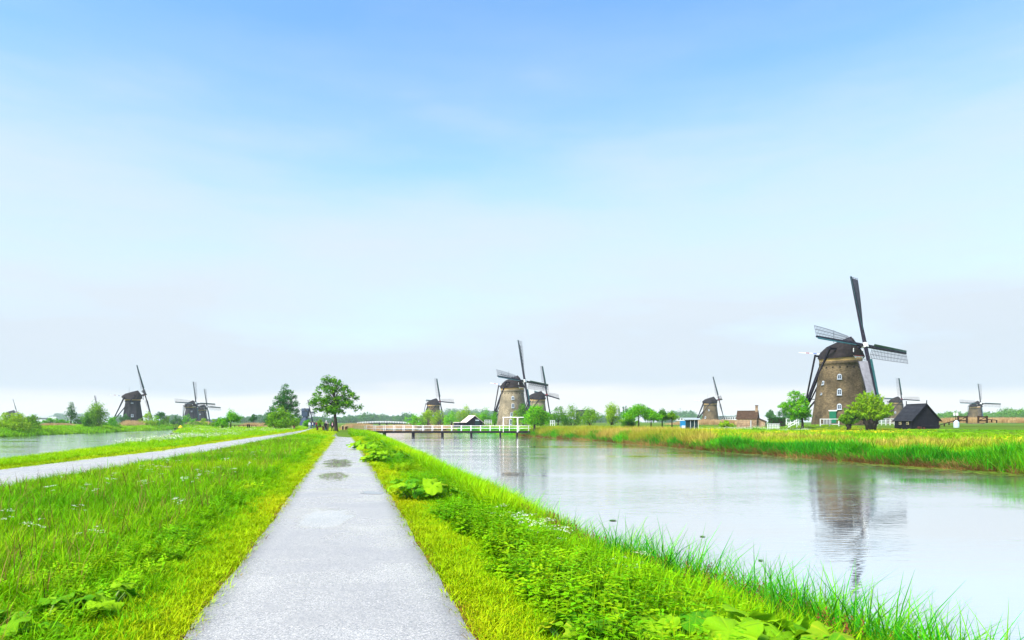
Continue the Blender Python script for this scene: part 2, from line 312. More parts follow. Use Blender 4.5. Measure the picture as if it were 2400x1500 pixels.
def water_mat(name, base, bump, ior=1.6, sc=(0.35, 1.6), smooth=False, metal=0.0):
    m = bpy.data.materials.new(name); m.use_nodes = True; t = m.node_tree; t.nodes.clear(); K = t.links.new
    out = N(t, 'ShaderNodeOutputMaterial'); b = N(t, 'ShaderNodeBsdfPrincipled', inp={'Base Color': (*base, 1), 'Roughness': 0.03, 'IOR': ior}); K(b.outputs[0], out.inputs[0]); b.inputs['Metallic'].default_value = metal
    if not smooth:
        tcn = N(t, 'ShaderNodeTexCoord')
        mpn = N(t, 'ShaderNodeMapping'); mpn.inputs['Scale'].default_value = (sc[0], sc[1], 1); mpn.inputs['Rotation'].default_value = (0, 0, 0.05); K(tcn.outputs['Object'], mpn.inputs[0])
        a = N(t, 'ShaderNodeTexNoise', inp={'Scale': 2.1, 'Detail': 3.0, 'Roughness': 0.55, 'Distortion': 0.4}); K(mpn.outputs[0], a.inputs['Vector'])
        mp3 = N(t, 'ShaderNodeMapping'); mp3.inputs['Scale'].default_value = (0.05, 0.16, 1); K(tcn.outputs['Object'], mp3.inputs[0])
        g = N(t, 'ShaderNodeTexNoise', inp={'Scale': 1.0, 'Detail': 3.0}); K(mp3.outputs[0], g.inputs['Vector'])
        gr = ramp(t, [(0.36, (0.12, 0.12, 0.12)), (0.64, (1, 1, 1))], 'LINEAR'); K(g.outputs['Fac'], gr.inputs['Fac'])     # gusts: calm and ruffled patches
        mu = N(t, 'ShaderNodeMath', operation='MULTIPLY', inp={1: bump}); K(gr.outputs[0], mu.inputs[0])
        bp = N(t, 'ShaderNodeBump', inp={'Distance': 0.035}); K(mu.outputs[0], bp.inputs['Strength'])
        mp4 = N(t, 'ShaderNodeMapping'); mp4.inputs['Scale'].default_value = (1.3, 5.2, 1); mp4.inputs['Rotation'].default_value = (0, 0, -0.12); K(tcn.outputs['Object'], mp4.inputs[0])
        a2 = N(t, 'ShaderNodeTexNoise', inp={'Scale': 2.0, 'Detail': 2.0, 'Roughness': 0.5, 'Distortion': 0.6}); K(mp4.outputs[0], a2.inputs['Vector'])
        sm = N(t, 'ShaderNodeMath', operation='MULTIPLY_ADD', inp={1: 0.38}); K(a2.outputs['Fac'], sm.inputs[0]); K(a.outputs['Fac'], sm.inputs[2]); K(sm.outputs[0], bp.inputs['Height']); K(bp.outputs[0], b.inputs['Normal'])
    MATS[name] = m; return m
water_mat('canal_water', (0.985, 0.945, 0.885), 0.56, 1.33, metal=0.95)       # overcast glare: close to a mirror
water_mat('ruffled_water', (0.985, 0.945, 0.885), 1.9, 1.33, metal=0.95)
water_mat('puddle_water', (0.2, 0.2, 0.2), 0, 4.0, smooth=True)

# ------------------------------------------------------------------ the lie of the land
WATER = -1.0
TP = np.array([(-4000, .2), (-300, .2), (-75, .25), (-63, 0.05), (-59.5, -0.45), (-57.5, -1.2), (-55, -2.2), (-20, -2.2), (-17.6, -1.4), (-16.2, -0.75), (-14.6, -0.18), (-13, -0.03),
               (-1.2, -0.03), (1.15, -0.03), (2.2, -0.07), (3.3, -0.34), (4.7, -0.80), (5.6, -1.4), (7.2, -2.2),
               (30.5, -2.2), (32.6, -1.35), (33.6, -0.72), (35.5, -0.45), (45, -0.30), (66, -0.05), (84, .25), (100, .45), (150, .5), (260, .4), (4000, .3)])
def lbank(s): return np.interp(s, [0, 40, 60, 100, 130, 160, 200, 300, 465], [0, 0, 1.5, 5, 11, 20, 27, 34, 36])
def bulge(s): return 0.45 * np.exp(-((s - 5.5) / 3.0) ** 2) - 0.6 * (1 - np.clip((s - 22) / 40, 0, 1)) + 0.12 * np.sin(s * 0.33 + 1.0)
def gz(s, t):
    s = np.asarray(s, float); t = np.asarray(t, float)
    near = np.clip((t - 2.0) / 1.6, 0, 1) * np.clip((14 - t) / 5.0, 0, 1)
    far = np.clip((t - 24) / 5.0, 0, 1) * np.clip((50 - t) / 12.0, 0, 1)
    tt = np.where(t < -13, np.where(t < -50, t, np.minimum(-13, t + lbank(s) * np.clip((-13 - t) / 3, 0, 1))), t) - bulge(s) * near - far * (0.6 * np.sin(s * 0.09 + 0.6) + 0.3 * np.sin(s * 0.31))
    z = np.interp(tt, TP[:, 0], TP[:, 1])
    rough = np.clip((np.abs(t) - 40) / 30, 0, 1)
    x, y = st2xy(s, t); z = z + 0.75 * np.exp(-(((x - 62.5) / 11.0) ** 2 + ((y - 134) / 11.0) ** 2))        # mill mound
    return z + rough * 0.10 * np.sin(s * 0.05 + 1.3) * np.sin(t * 0.06)
def gxy(x, y):
    s, t = xy2st(np.asarray(x, float), np.asarray(y, float)); return gz(s, t)

def build_ground():
    tv = np.unique(np.concatenate([TP[:, 0], np.arange(-70, 60, 0.7), np.arange(1, 8, 0.25), np.arange(60, 160, 4), np.arange(-160, -70, 5), [-1500, -700, 400, 700, 1500]]))
    sv = np.unique(np.concatenate([[-60, -30, -15], np.arange(-6, 30, 0.75), np.arange(30, 130, 2.0), np.arange(130, 460, 10), [520, 700, 1000, 1600, 2600, 5000]]))
    S, T = np.meshgrid(sv, tv, indexing='ij'); Z = gz(S, T)
    Z = np.where((S > 470) & (Z < -0.5), 0.1, Z)
    X, Y = st2xy(S, T); V = np.stack([X, Y, Z], -1).reshape(-1, 3)
    ns, ntt = S.shape; i = np.arange(ns - 1)[:, None] * ntt + np.arange(ntt - 1)[None, :]
    Fq = np.stack([i, i + 1, i + ntt + 1, i + ntt], -1).reshape(-1)
    me = np_mesh('ground', V, Fq, 4, MATS['meadow_soil'], smooth=True)
    # make sure faces look up
    if me.polygons[0].normal.z < 0: me.flip_normals()
    o = link_mesh('ground', me); tag(o, 'green meadow land lying flat around two canals', None, None, 'structure')
build_ground()
def sheet(name, t0, t1, s0, s1, z, mat):
    mb = MB(); n = 24
    for k in range(n):
        a = s0 + (s1 - s0) * k / n; b = s0 + (s1 - s0) * (k + 1) / n
        mb.add([(*st2xy(a, t0), z), (*st2xy(a, t1), z), (*st2xy(b, t1), z), (*st2xy(b, t0), z)], [(0, 1, 2, 3)])
    return mb.build(name, mat)
tag(sheet('canal_water', 3.0, 36.5, -60, 465, WATER, MATS['canal_water']), 'pale rippled canal water reflecting the windmills', None, None, 'structure')
tag(sheet('canal_water', -59.8, -15.0, -60, 465, WATER, MATS['ruffled_water']), 'pale canal water beyond the far asphalt lane', None, None, 'structure')

# ------------------------------------------------------------------ asphalt paths
def strip(name, left, right, z, label, th=0.05):
    """left/right: matching lists of ground points (x, y)"""
    mb = MB(); n = len(left); vs = []
    for (a, b) in zip(left, right):
        vs += [(a[0], a[1], z), (b[0], b[1], z), (a[0], a[1], z - th), (b[0], b[1], z - th)]
    fs = []
    for i in range(n - 1):
        p, q = 4 * i, 4 * i + 4
        fs += [(p, p + 1, q + 1, q), (p + 2, p, q, q + 2), (p + 1, p + 3, q + 3, q + 1)]
    mb.add(vs, fs); return tag(mb.build(name, MATS['wet_asphalt']), label, None, None, 'structure')
rng = random.Random(4)
PW = 1.04
def edge_wob(s, k): return 0.012 * math.sin(s * 1.7 + k) + 0.010 * math.sin(s * 4.9 + 2 * k) + 0.015 * math.sin(s * 0.6 + 3 * k)
ss = [-6 + 0.3 * i for i in range(int(74 / 0.3))]
lp = [st2xy(s, -0.10 - PW + edge_wob(s, 0.3)) for s in ss]; rp_ = [st2xy(s, -0.10 + PW + edge_wob(s, 2.1)) for s in ss]
lp.append(G(789, 1027.8)[:2]); rp_.append(G(829, 1026.2)[:2])
strip('path', lp, rp_, 0.012, 'wet grey asphalt footpath running straight ahead')
# far part of the footpath past the crossing
fl = [(757, 1021.5), (761, 1015), (764, 1010), (767, 1006), (769, 1003)]; fr = [(792, 1025.5), (787, 1017), (783.5, 1011), (780, 1006.5), (778, 1003)]
fl = [(757, 1023.8)] + fl
fr = [(792, 1027)] + fr
strip('path', [G(*p)[:2] for p in fl], [G(*p)[:2] for p in fr], 0.004, 'narrow asphalt footpath beyond the crossing where people walk')
# the second lane
RR = [(0, 1145), (250, 1101.5), (496, 1060), (620, 1035), (690, 1020), (722, 1011.5), (737, 1006), (744, 1003)]
RL = [(0, 1102), (181, 1080), (362, 1059), (530, 1034.5), (620, 1022), (690, 1011.5), (722, 1005.6), (736, 1002.6)]
RRst = np.array([xy2st(*G(*p)[:2]) for p in RR]); RLst = np.array([xy2st(*G(*p)[:2]) for p in RL])
def road_r(s): return np.interp(s, RRst[:, 0], RRst[:, 1]) + np.minimum(0, s - RRst[0, 0]) * (RRst[2, 1] - RRst[0, 1]) / (RRst[2, 0] - RRst[0, 0])
def road_l(s): return np.interp(s, RLst[:, 0], RLst[:, 1]) + np.minimum(0, s - RLst[0, 0]) * (RLst[2, 1] - RLst[0, 1]) / (RLst[2, 0] - RLst[0, 0])
rs_ = list(np.arange(-8, 60, 0.5)) + list(np.arange(60, 175, 3.0))
strip('road', [st2xy(s, float(road_l(s)) + 2 * edge_wob(s, 1.1)) for s in rs_], [st2xy(s, float(road_r(s)) + 2 * edge_wob(s, 4.0)) for s in rs_], 0.018, 'pale asphalt lane curving off beside the left canal')
def soil_edge(sgn, label):
    n = len(ss); a = [st2xy(s, -0.10 + sgn * (PW - 0.03) + edge_wob(s, 0.3 if sgn < 0 else 2.1)) for s in ss]
    b = [st2xy(s, -0.10 + sgn * (PW + 0.07 + 0.05 * math.sin(s * 2.3 + sgn) + 0.03 * math.sin(s * 6.1)) + edge_wob(s, 0.3 if sgn < 0 else 2.1)) for s in ss]
    mb = MB(); mb.add([(p[0], p[1], 0.004) for p in a] + [(p[0], p[1], 0.0) for p in b], [(i, n + i, n + i + 1, i + 1) if sgn > 0 else (i, i + 1, n + i + 1, n + i) for i in range(n - 1)])
    tag(mb.build('path_edge', pm('edge_soil', (0.05, 0.022, 0.010), (0.22, 0.12, 0.02), 7.0, 0.9, 0.6, 30)), label, None, None, 'structure')
soil_edge(-1, 'crumbling brown soil edge on the left of the footpath'); soil_edge(1, 'crumbling brown soil edge on the right of the footpath')
# thin link between the two
lk = [(690, 1021.8), (740, 1024), (775, 1026.6), (789, 1028)]; lk2 = [(690, 1020.2), (740, 1021.4), (775, 1022.6), (829, 1026)]
strip('path', [G(*p)[:2] for p in lk], [G(*p)[:2] for p in lk2], 0.008, 'thin asphalt link joining footpath and lane')
# rain puddles on the footpath
def puddle(cx, cy, w, h, seed, label):
    """pixel-sized hint turned into a real pool on the path"""
    r = random.Random(seed); x0, y0, _ = G(cx, cy); xa = G(cx + w / 2, cy)[0] - x0; ya = (G(cx, cy - h / 2)[1] - G(cx, cy + h / 2)[1]) / 2
    n = 64; ph = [r.uniform(0, 6.28) for _ in range(7)]; am = [0.0, 0.22, 0.20, 0.18, 0.16, 0.14, 0.1]
    vs = [(x0, y0, 0.0165)]
    for k in range(n):
        a = 2 * math.pi * k / n; q = 1 + sum(am[j] * math.sin(j * a + ph[j]) for j in range(1, 7))
        vs.append((x0 + xa * q * math.cos(a), y0 + ya * q * math.sin(a), 0.0165))
    mb = MB(); mb.add(vs, [(0, 1 + k, 1 + (k + 1) % n) for k in range(n)]); tag(mb.build('puddle', MATS['puddle_water']), label, None, None, 'structure')
puddle(880, 1156, 70, 5, 12, 'bright sliver of rain water at the path edge')
# ------------------------------------------------------------------ windmills
HT, HUBZ, HUBX, RS = 12.2, 15.1, 5.0, 14.5     # tower height, hub height, hub overhang, sail radius (metres)
TILT = math.radians(14)
M = MATS
def tower_r(z, kind):
    u = max(0.0, min(1.0, z / HT))
    if kind == 'brick': return 5.45 - 1.65 * (u ** 0.92)
    return 5.6 - 2.3 * (u ** 0.75)
def loft(mb, rings, mi=0, cap=True):
    n = len(rings[0]); vs = [p for r in rings for p in r]; fs = []
    for i in range(len(rings) - 1):
        for k in range(n - 1): fs.append((i * n + k, i * n + k + 1, (i + 1) * n + k + 1, (i + 1) * n + k))
    if cap:
        fs.append(tuple(range(n - 1, -1, -1))); fs.append(tuple((len(rings) - 1) * n + k for k in range(n)))
    mb.add(vs, fs, mi)
def cap_mesh():
    """boat-shaped thatched cap; x forward, z from its eave"""
    st = [(-4.7, 0.5, 0.7, 1.25), (-4.0, 1.7, 0.25, 1.85), (-3.0, 3.0, -0.1, 2.45), (-1.8, 3.9, -0.2, 2.95), (0.0, 4.3, -0.2, 3.45), (1.6, 4.1, -0.2, 3.9), (2.3, 3.7, -0.15, 4.05), (3.1, 3.0, 0.0, 2.95), (3.9, 2.0, 0.2, 1.8)]
    rings = []
    for x, w, ze, zr in st:
        r = []
        for k in range(13):
            a = math.pi * k / 12; c = math.cos(a); sn = math.sin(a)
            u = sn ** 1.25; y = w * math.copysign((1 - u) ** 0.60, c) if abs(c) > 1e-6 else 0.0; z = ze + (zr - ze) * u
            r.append((x, y, z + HT + 0.70))
        rings.append(r)
    mb = MB(); loft(mb, rings); mb.add([rings[i][0] for i in range(len(rings))] + [rings[i][-1] for i in range(len(rings))], [(i, i + 1, len(rings) + i + 1, len(rings) + i) for i in range(len(rings) - 1)])
    return mb
def sail_frame(a):
    """arm direction u, trailing side w, axis n, all in the cap's frame (x forward) with the shaft tilted up"""
    n = Vector((math.cos(TILT), 0, math.sin(TILT))); zz = Vector((-math.sin(TILT), 0, math.cos(TILT))); yy = Vector((0, 1, 0))
    u = zz * math.cos(a) + yy * math.sin(a); w = -zz * math.sin(a) + yy * math.cos(a)
    return u, w, n
def build_sail(root, a, cloth, detail, hub, boardmat='teal_paint', zig=False):
    u, w, n = sail_frame(a); R0 = 2.9
    off = 0.16 if int(round(a / (math.pi / 2))) % 2 == 0 else -0.16
    o = hub + n * off
    P = lambda r, c, d=0.0: o + u * r + w * c + n * d
    def chord(r):
        tau = math.radians(27) * (1 - (r - R0) / (RS - R0)) ** 1.3 + math.radians(1); return w * math.cos(tau) - n * math.sin(tau)
    st = MB(); st.beam(P(0.0, 0), P(RS, 0), 0.56, 0.52, 0, 0.30, 0.28, up=n); sail = st.build('sail', M['dark_beam'], root)
    W = 2.15; Q = lambda r, c, d=0.0: o + u * r + chord(r) * c + n * d
    lat = MB(); nl = 26 if detail > 1 else 13; th = 0.055 if detail > 1 else 0.07
    for k in range(nl):
        r = R0 + (RS - R0 - 0.05) * k / (nl - 1); lat.beam(Q(r, 0.0), Q(r, W), th, th, up=n)
    nseg = 6
    for c in (W / 3, 2 * W / 3, W):
        for k in range(nseg):
            ra = R0 + (RS - R0) * k / nseg; rb = R0 + (RS - R0) * (k + 1) / nseg; lat.beam(Q(ra, c, 0.03), Q(rb, c, 0.03), th, th, up=n)
    lo = lat.build('lattice', M['lattice_wood'], sail); lo['kind'] = 'stuff'
    wb = MB(); vs = []; fs = []
    m_ = 7
    for k in range(m_ + 1):
        r = R0 + 0.1 + (RS - R0 - 0.1) * k / m_; ch = chord(r); wd = 0.55
        for c, d in ((-0.02, 0.10), (-wd, 0.26), (-wd, 0.20), (-0.02, 0.04)): vs.append(o + u * r + ch * c + n * d)
    for k in range(m_):
        for j in range(4): j2 = (j + 1) % 4; fs.append((4 * k + j, 4 * k + j2, 4 * k + 4 + j2, 4 * k + 4 + j))
    fs += [(3, 2, 1, 0), tuple(4 * m_ + j for j in range(4))]
    wb.add(vs, fs); wb.build('wind_board', M[boardmat], sail)
    if cloth:
        c_ = MB(); vs = []; fs = []; m_ = 14
        for k in range(m_ + 1):
            r = R0 + 0.4 + (RS - R0 - 0.75) * k / m_
            for j in range(4): vs.append(Q(r, 0.06 + (W - 0.12) * j / 3, 0.07 + 0.05 * math.sin(j * 1.0) + 0.02 * math.sin(k * 1.7)))
        for k in range(m_):
            for j in range(3): fs.append((4 * k + j, 4 * k + j + 1, 4 * k + 5 + j, 4 * k + 4 + j))
        c_.add(vs, fs); c_.build('sail_cloth', M[cloth], sail, True)
    if zig:
        z_ = MB(); m_ = 16
        for k in range(m_):
            ra = R0 + 0.3 + (RS * 0.86 - R0) * k / m_; rb = R0 + 0.3 + (RS * 0.86 - R0) * (k + 1) / m_
            z_.beam(Q(ra, 0.35 + 0.7 * (k % 2), 0.08), Q(rb, 0.35 + 0.7 * ((k + 1) % 2), 0.08), 0.12, 0.12, up=n)
        z_.build('furled_cloth', M['sail_canvas'], sail)
    return sail
pm('window_paint', (0.46, 0.50, 0.54), (0.38, 0.42, 0.46), 3.0, 0.6)
def mill_window(root, az, z, w, h, kind, arched=True, mat='window_paint'):
    r = tower_r(z, kind); slope = math.atan2(tower_r(z - .5, kind) - tower_r(z + .5, kind), 1.0)
    e = empty('window', (r * math.cos(az), r * math.sin(az), z), 0, 1, root)
    e.rotation_euler = (Matrix.Rotation(az, 3, 'Z') @ Matrix.Rotation(-slope, 3, 'Y')).to_euler()
    fr = MB(); nA = 8
    def outline(ww, hh):
        pts = [(-ww / 2, -hh / 2), (ww / 2, -hh / 2)]
        if arched:
            for k in range(nA + 1): a = math.pi * k / nA; pts.append((ww / 2 * math.cos(a), hh / 2 - ww / 2 + ww / 2 * math.sin(a)))
        else: pts += [(ww / 2, hh / 2), (-ww / 2, hh / 2)]
        return pts
    fr.slab([(0.14, y, zz) for y, zz in outline(w, h)], 0.3)
    fr.build('frame', M[mat], e)
    # panes set a little proud of the frame face, divided by glazing bars
    cols, rows = (2, 2) if h < 1.2 else (2, 3)
    iw, ih = w * 0.78, (h - (w * 0.28 if arched else 0)) * 0.84; pz0 = -h / 2 + h * 0.09
    for i in range(cols):
        for j in range(rows):
            pb = MB(); pb.box((0.145, -iw / 2 + iw * (i + .5) / cols, pz0 + ih * (j + .5) / rows), (0.02, iw / cols * 0.84, ih / rows * 0.84)); pb.build('pane', M['glass'], e)
    sl = MB(); sl.box((0.16, 0, -h / 2 - 0.05), (0.24, w * 1.15, 0.09)); sl.build('sill', M['white_paint'] if mat == 'white_paint' else M[mat], e)
    return e
def windmill(name, label, hub_px, ppm, theta, roll, kind='brick', detail=1, group=None, cloth=(None,) * 4, windows=(), tail=True, flag=False, front=True, tower_mat=None, zig=(), k=1.0, door=None):
    Y = F / ppm; hub = Vector(AT(*hub_px, Y)); va = math.atan2(hub.x, hub.y)
    toC = Vector((-math.sin(va), -math.cos(va), 0)); right = Vector((math.cos(va), -math.sin(va), 0))
    th = math.radians(theta); nrm = toC * math.cos(th) + right * math.sin(th)
    yaw = math.atan2(nrm.y, nrm.x); base = hub - nrm * (HUBX * k); base.z = hub.z - HUBZ * k
    root = empty(name, base, yaw, k); tag(root, label, 'windmill', group)
    caz = -th if True else 0                                      # azimuth that faces the camera, in the mill's own frame
    faz = math.atan2(toC.y, toC.x) - yaw
    tb = MB()
    if kind == 'brick':
        prof = [(tower_r(0, kind) + 0.25, -2.5)] + [(tower_r(HT * j / 10, kind), HT * j / 10) for j in range(11)]
        prof[-1:] = [(tower_r(11.6, kind), 11.55), (tower_r(11.6, kind) + 0.14, 11.62), (tower_r(HT, kind) + 0.16, HT)]
        tb.lathe(prof, 40); tb.build('tower', M[tower_mat or 'mill_brick'], root, True)
        if detail > 1:                                            # row of putlog holes under the top, their shade painted as near-black boxes
            for j in range(7):
                a = faz + (j - 3) * 0.33; h_ = MB(); r = tower_r(10.9, kind); h_.box((r * math.cos(a), r * math.sin(a), 10.9), (0.12, 0.26, 0.26), a); h_.build('putlog_hole', M['hole_shade'], root)
    else:
        prof = [(tower_r(1.5 + (HT - 1.5) * j / 8, kind), 1.5 + (HT - 1.5) * j / 8) for j in range(9)]
        prof = [(prof[0][0] + 0.35, 1.25)] + prof
        tb.lathe(prof, 8, 0, faz + math.pi / 8); tb.build('tower', M[tower_mat or 'thatch_body'], root)
        pb = MB(); pb.lathe([(4.9, -2.5), (4.85, 1.4)], 8, 0, faz + math.pi / 8); pb.build('brick_base', M['plinth_brick'], root)
        rb = MB(); rb.lathe([(tower_r(HT, kind) + 0.05, HT - 0.75), (tower_r(HT, kind) + 0.1, HT - 0.1)], 24); rb.build('trim_ring', M['black_wood'], root)
    rt = tower_r(HT, kind)
    bb = MB(); bb.lathe([(rt + 0.12, HT + 0.003), (rt + 0.24, HT + 0.62)], 32); bb.build('ring_band', M['cream_band'], root, True)
    cap = cap_mesh().build('cap', M['thatch_cap'], root, True)
    rdg = MB(); rdg.tube([(-4.5, 0, HT + 2.05), (-3.0, 0, HT + 3.15), (0.0, 0, HT + 4.15), (1.6, 0, HT + 4.6), (2.3, 0, HT + 4.75)], [0.16] * 5, 6); rdg.build('ridge', M['dark_beam'], cap)
    hubl = Vector((HUBX, 0, HUBZ))
    n_ = Vector((math.cos(TILT), 0, math.sin(TILT)))
    sh = MB(); sh.tube([hubl - n_ * 4.0, hubl - n_ * 0.3], [0.42, 0.36], 10); sh.build('windshaft', M['dark_beam'], root)
    hb = MB(); q = n_.to_track_quat('X', 'Z').to_matrix(); hb.box(hubl + n_ * 0.05, (0.95, 0.9, 0.9), rot=q); hb.build('hub', M['white_paint'] if front and theta < 90 else M['red_paint'], root)
    if front:                                                     # painted front boards under the shaft
        fb = MB(); zb = HT + 0.9
        fb.box((3.75, 0, zb + 0.75), (0.12, 2.9, 0.6)); fb.build('front_panel', M['teal_paint'], cap)
        fy = MB(); fy.box((3.82, 0, zb + 0.28), (0.14, 3.0, 0.40)); fy.build('name_board', M['cream_band'], cap)
        for j in range(3):
            sc = MB(); pts = [(3.9, (j - 1) * 1.0 + 0.46 * math.cos(a), zb - 0.05 + (0.46 * math.sin(a))) for a in [math.pi + math.pi * i / 8 for i in range(9)]]
            sc.slab(pts, 0.1); sc.build('scallop', M['white_paint'], cap)
        rd = MB(); rd.box((3.86, 0, zb + 0.02), (0.1, 2.9, 0.14)); rd.build('red_moulding', M['red_paint'], cap)
        for sgn in (-1, 1):
            ed = MB(); ed.beam((3.75, sgn * 1.62, zb - 0.1), (3.7, sgn * 1.5, zb + 1.5), 0.12, 0.12); ed.build('edge_board', M['white_paint'], cap)
    for j in range(4):
        a = math.radians(roll) + j * math.pi / 2; build_sail(root, a, cloth[j], detail, hubl, zig=(j in zig))
    if tail:
        zc = HT + 1.0; end = Vector((-8.9, 0, 1.2))
        def bm(nm, a, b, w, w2=None):
            m_ = MB(); m_.beam(a, b, w, w, 0, w2, w2); m_.build(nm, M['dark_beam'], root)
        bm('tail_pole', (-3.4, 0, zc + 0.6), end, 0.55, 0.5)
        bm('cross_beam', (0.9, -5.0, zc + 1.35), (0.9, 5.0, zc + 1.35), 0.4)
        bm('cross_beam', (-3.7, -3.0, zc + 0.35), (-3.7, 3.0, zc + 0.35), 0.34)
        for sgn in (-1, 1):
            bm('long_brace', (0.9, sgn * 4.8, zc + 1.6), (-8.2, sgn * 0.35, 2.2), 0.36, 0.32)
            bm('short_brace', (-3.7, sgn * 2.85, zc + 0.6), (-8.0, sgn * 0.35, 2.9), 0.28, 0.26)
        bm('step_bar', (-7.15, -2.1, 4.9), (-7.15, 2.1, 4.9), 0.16)
        wh = MB(); c = Vector((-8.5, 0.75, 1.7)); nsp = 8
        for j in range(nsp):
            a = math.pi * 2 * j / nsp; wh.beam(c, c + Vector((math.cos(a), 0, math.sin(a))) * 1.25, 0.09, 0.09)
        wh.tube([c + Vector((0, -0.9, 0)), c + Vector((0, 0.25, 0))], [0.16, 0.16], 8); wh.build('capstan_wheel', M['dark_beam'], root)
    if flag:
        for j, mt in enumerate(('white_paint', 'white_paint', 'red_paint', 'white_paint', 'blue_paint', 'white_paint')[::-1]):
            fm = MB(); a = Vector((-4.4, 0, HT + 2.0)); d = Vector((-5.2, 0, 0.75)); fm.beam(a + d * (j / 6), a + d * ((j + 1) / 6), 0.14 - 0.012 * j); fm.build('flag_pole', M[mt], root)
        li = MB(); li.tube([(-1.5, 0, HT + 4.0), (-1.5, 0.0, HT + 6.6)], [0.05, 0.03], 5); li.build('lightning_rod', M['dark_beam'], root)
    for (daz, z, w, h, arch) in windows: mill_window(root, faz + math.radians(daz), z, w, h, kind, arch)
    if door is not None:
        a = faz + math.radians(door); r = tower_r(1.2, kind) if kind == 'brick' else 4.9
        d = MB(); d.box((r * math.cos(a), r * math.sin(a), 1.05), (0.5, 1.25, 2.3), a); do = d.build('door', M['green_door'], root)
        df = MB(); df.box((r * math.cos(a), r * math.sin(a), 2.32), (0.56, 1.5, 0.2), a); df.build('lintel', M['white_paint'], do)
    return root
BG = 'brick windmills along the right canal'; TG = 'thatched windmills beyond the left canal'
SC, PC = 'sail_canvas', 'pale_canvas'
windmill('windmill', 'largest round brick windmill, standing behind the pollard willow', (2026, 809), 12.0, 58.5, 3.5, 'brick', 2, BG, (SC, None, PC, None),
         [(-1, 9.0, 0.8, 1.05, True), (-1, 6.0, 0.82, 1.3, True), (-44, 7.9, 0.5, 0.8, True), (-46, 5.7, 0.3, 0.38, False), (-1, 3.1, 0.8, 1.15, True)], flag=True, door=-13)
windmill('windmill', 'brick windmill behind the white footbridge with crossed lattice sails', (1229, 893), 6.95, 55, 4, 'brick', 2, BG, (None,) * 4,
         [(3, 9.4, 0.95, 1.2, True), (3, 6.7, 0.9, 1.4, False), (-2, 3.7, 0.9, 1.4, False), (46, 4.6, 0.9, 1.4, False), (0, 1.3, 1.9, 1.7, False)], flag=True, zig=(0, 1, 3), tower_mat='mill_brick_pale')
windmill('windmill', 'half hidden brick windmill peeping over the round tree by the bridge', (1281, 926), 4.75, 113, -9, 'brick', 1, BG, windows=[(0, 6.4, 0.9, 1.2, True)], front=False, tower_mat='mill_brick_pale', flag=True)
windmill('windmill', 'distant brick windmill above bushes beside the dark boat barn', (1031, 941), 3.75, 126, -4, 'brick', 1, BG, windows=[(0, 6.4, 0.9, 1.2, True)], front=False)
windmill('windmill', 'distant brick windmill with sails edge on, near the brick cottage', (1684.5, 937), 3.85, 98, 0, 'brick', 1, BG, windows=[(-35, 4.4, 0.9, 1.4, True), (-40, 1.2, 0.9, 1.4, True), (-10, 8.8, 0.8, 1.0, True)], front=False, flag=True)
windmill('windmill', 'small windmill rising behind the black shed roof', (2113, 936), 3.5, 134, -4, 'brick', 1, BG, windows=[(0, 6.4, 0.9, 1.2, True)], front=False)
windmill('windmill', 'small brick windmill in reeds at the right edge', (2298, 945.5), 3.3, 35, 2.5, 'brick', 1, BG, windows=[(0, 2.6, 0.9, 1.6, True)], flag=True)
windmill('windmill', 'tall thatched windmill with sails edge on above reeds', (339, 925), 4.85, 93, 0, 'thatch', 2, TG, windows=[(-4, 11.0, 0.9, 0.7, False), (-2, 4.9, 1.0, 1.3, False)], front=False, flag=True, door=4)
windmill('windmill', 'thatched windmill in front of its twin, arms spread level', (459, 945), 3.6, 36, 2, 'thatch', 1, TG, windows=[(8, 9.8, 0.9, 0.8, False), (10, 3.8, 0.9, 1.3, False)])
windmill('windmill', 'thatched windmill half hidden behind its twin', (485, 953.5), 3.0, 46, 2, 'thatch', 1, TG, windows=[(-20, 9.3, 0.9, 0.8, False)])
windmill('windmill', 'tiny hazy windmill at the far left edge above willow scrub', (39, 965.5), 2.1, 82, 0, 'thatch', 1, TG, front=False)
windmill('windmill', 'windmill hidden behind a bush, only one sail tip showing', (231, 968), 2.9, 60, 0, 'thatch', 1, TG, front=False, tail=False)

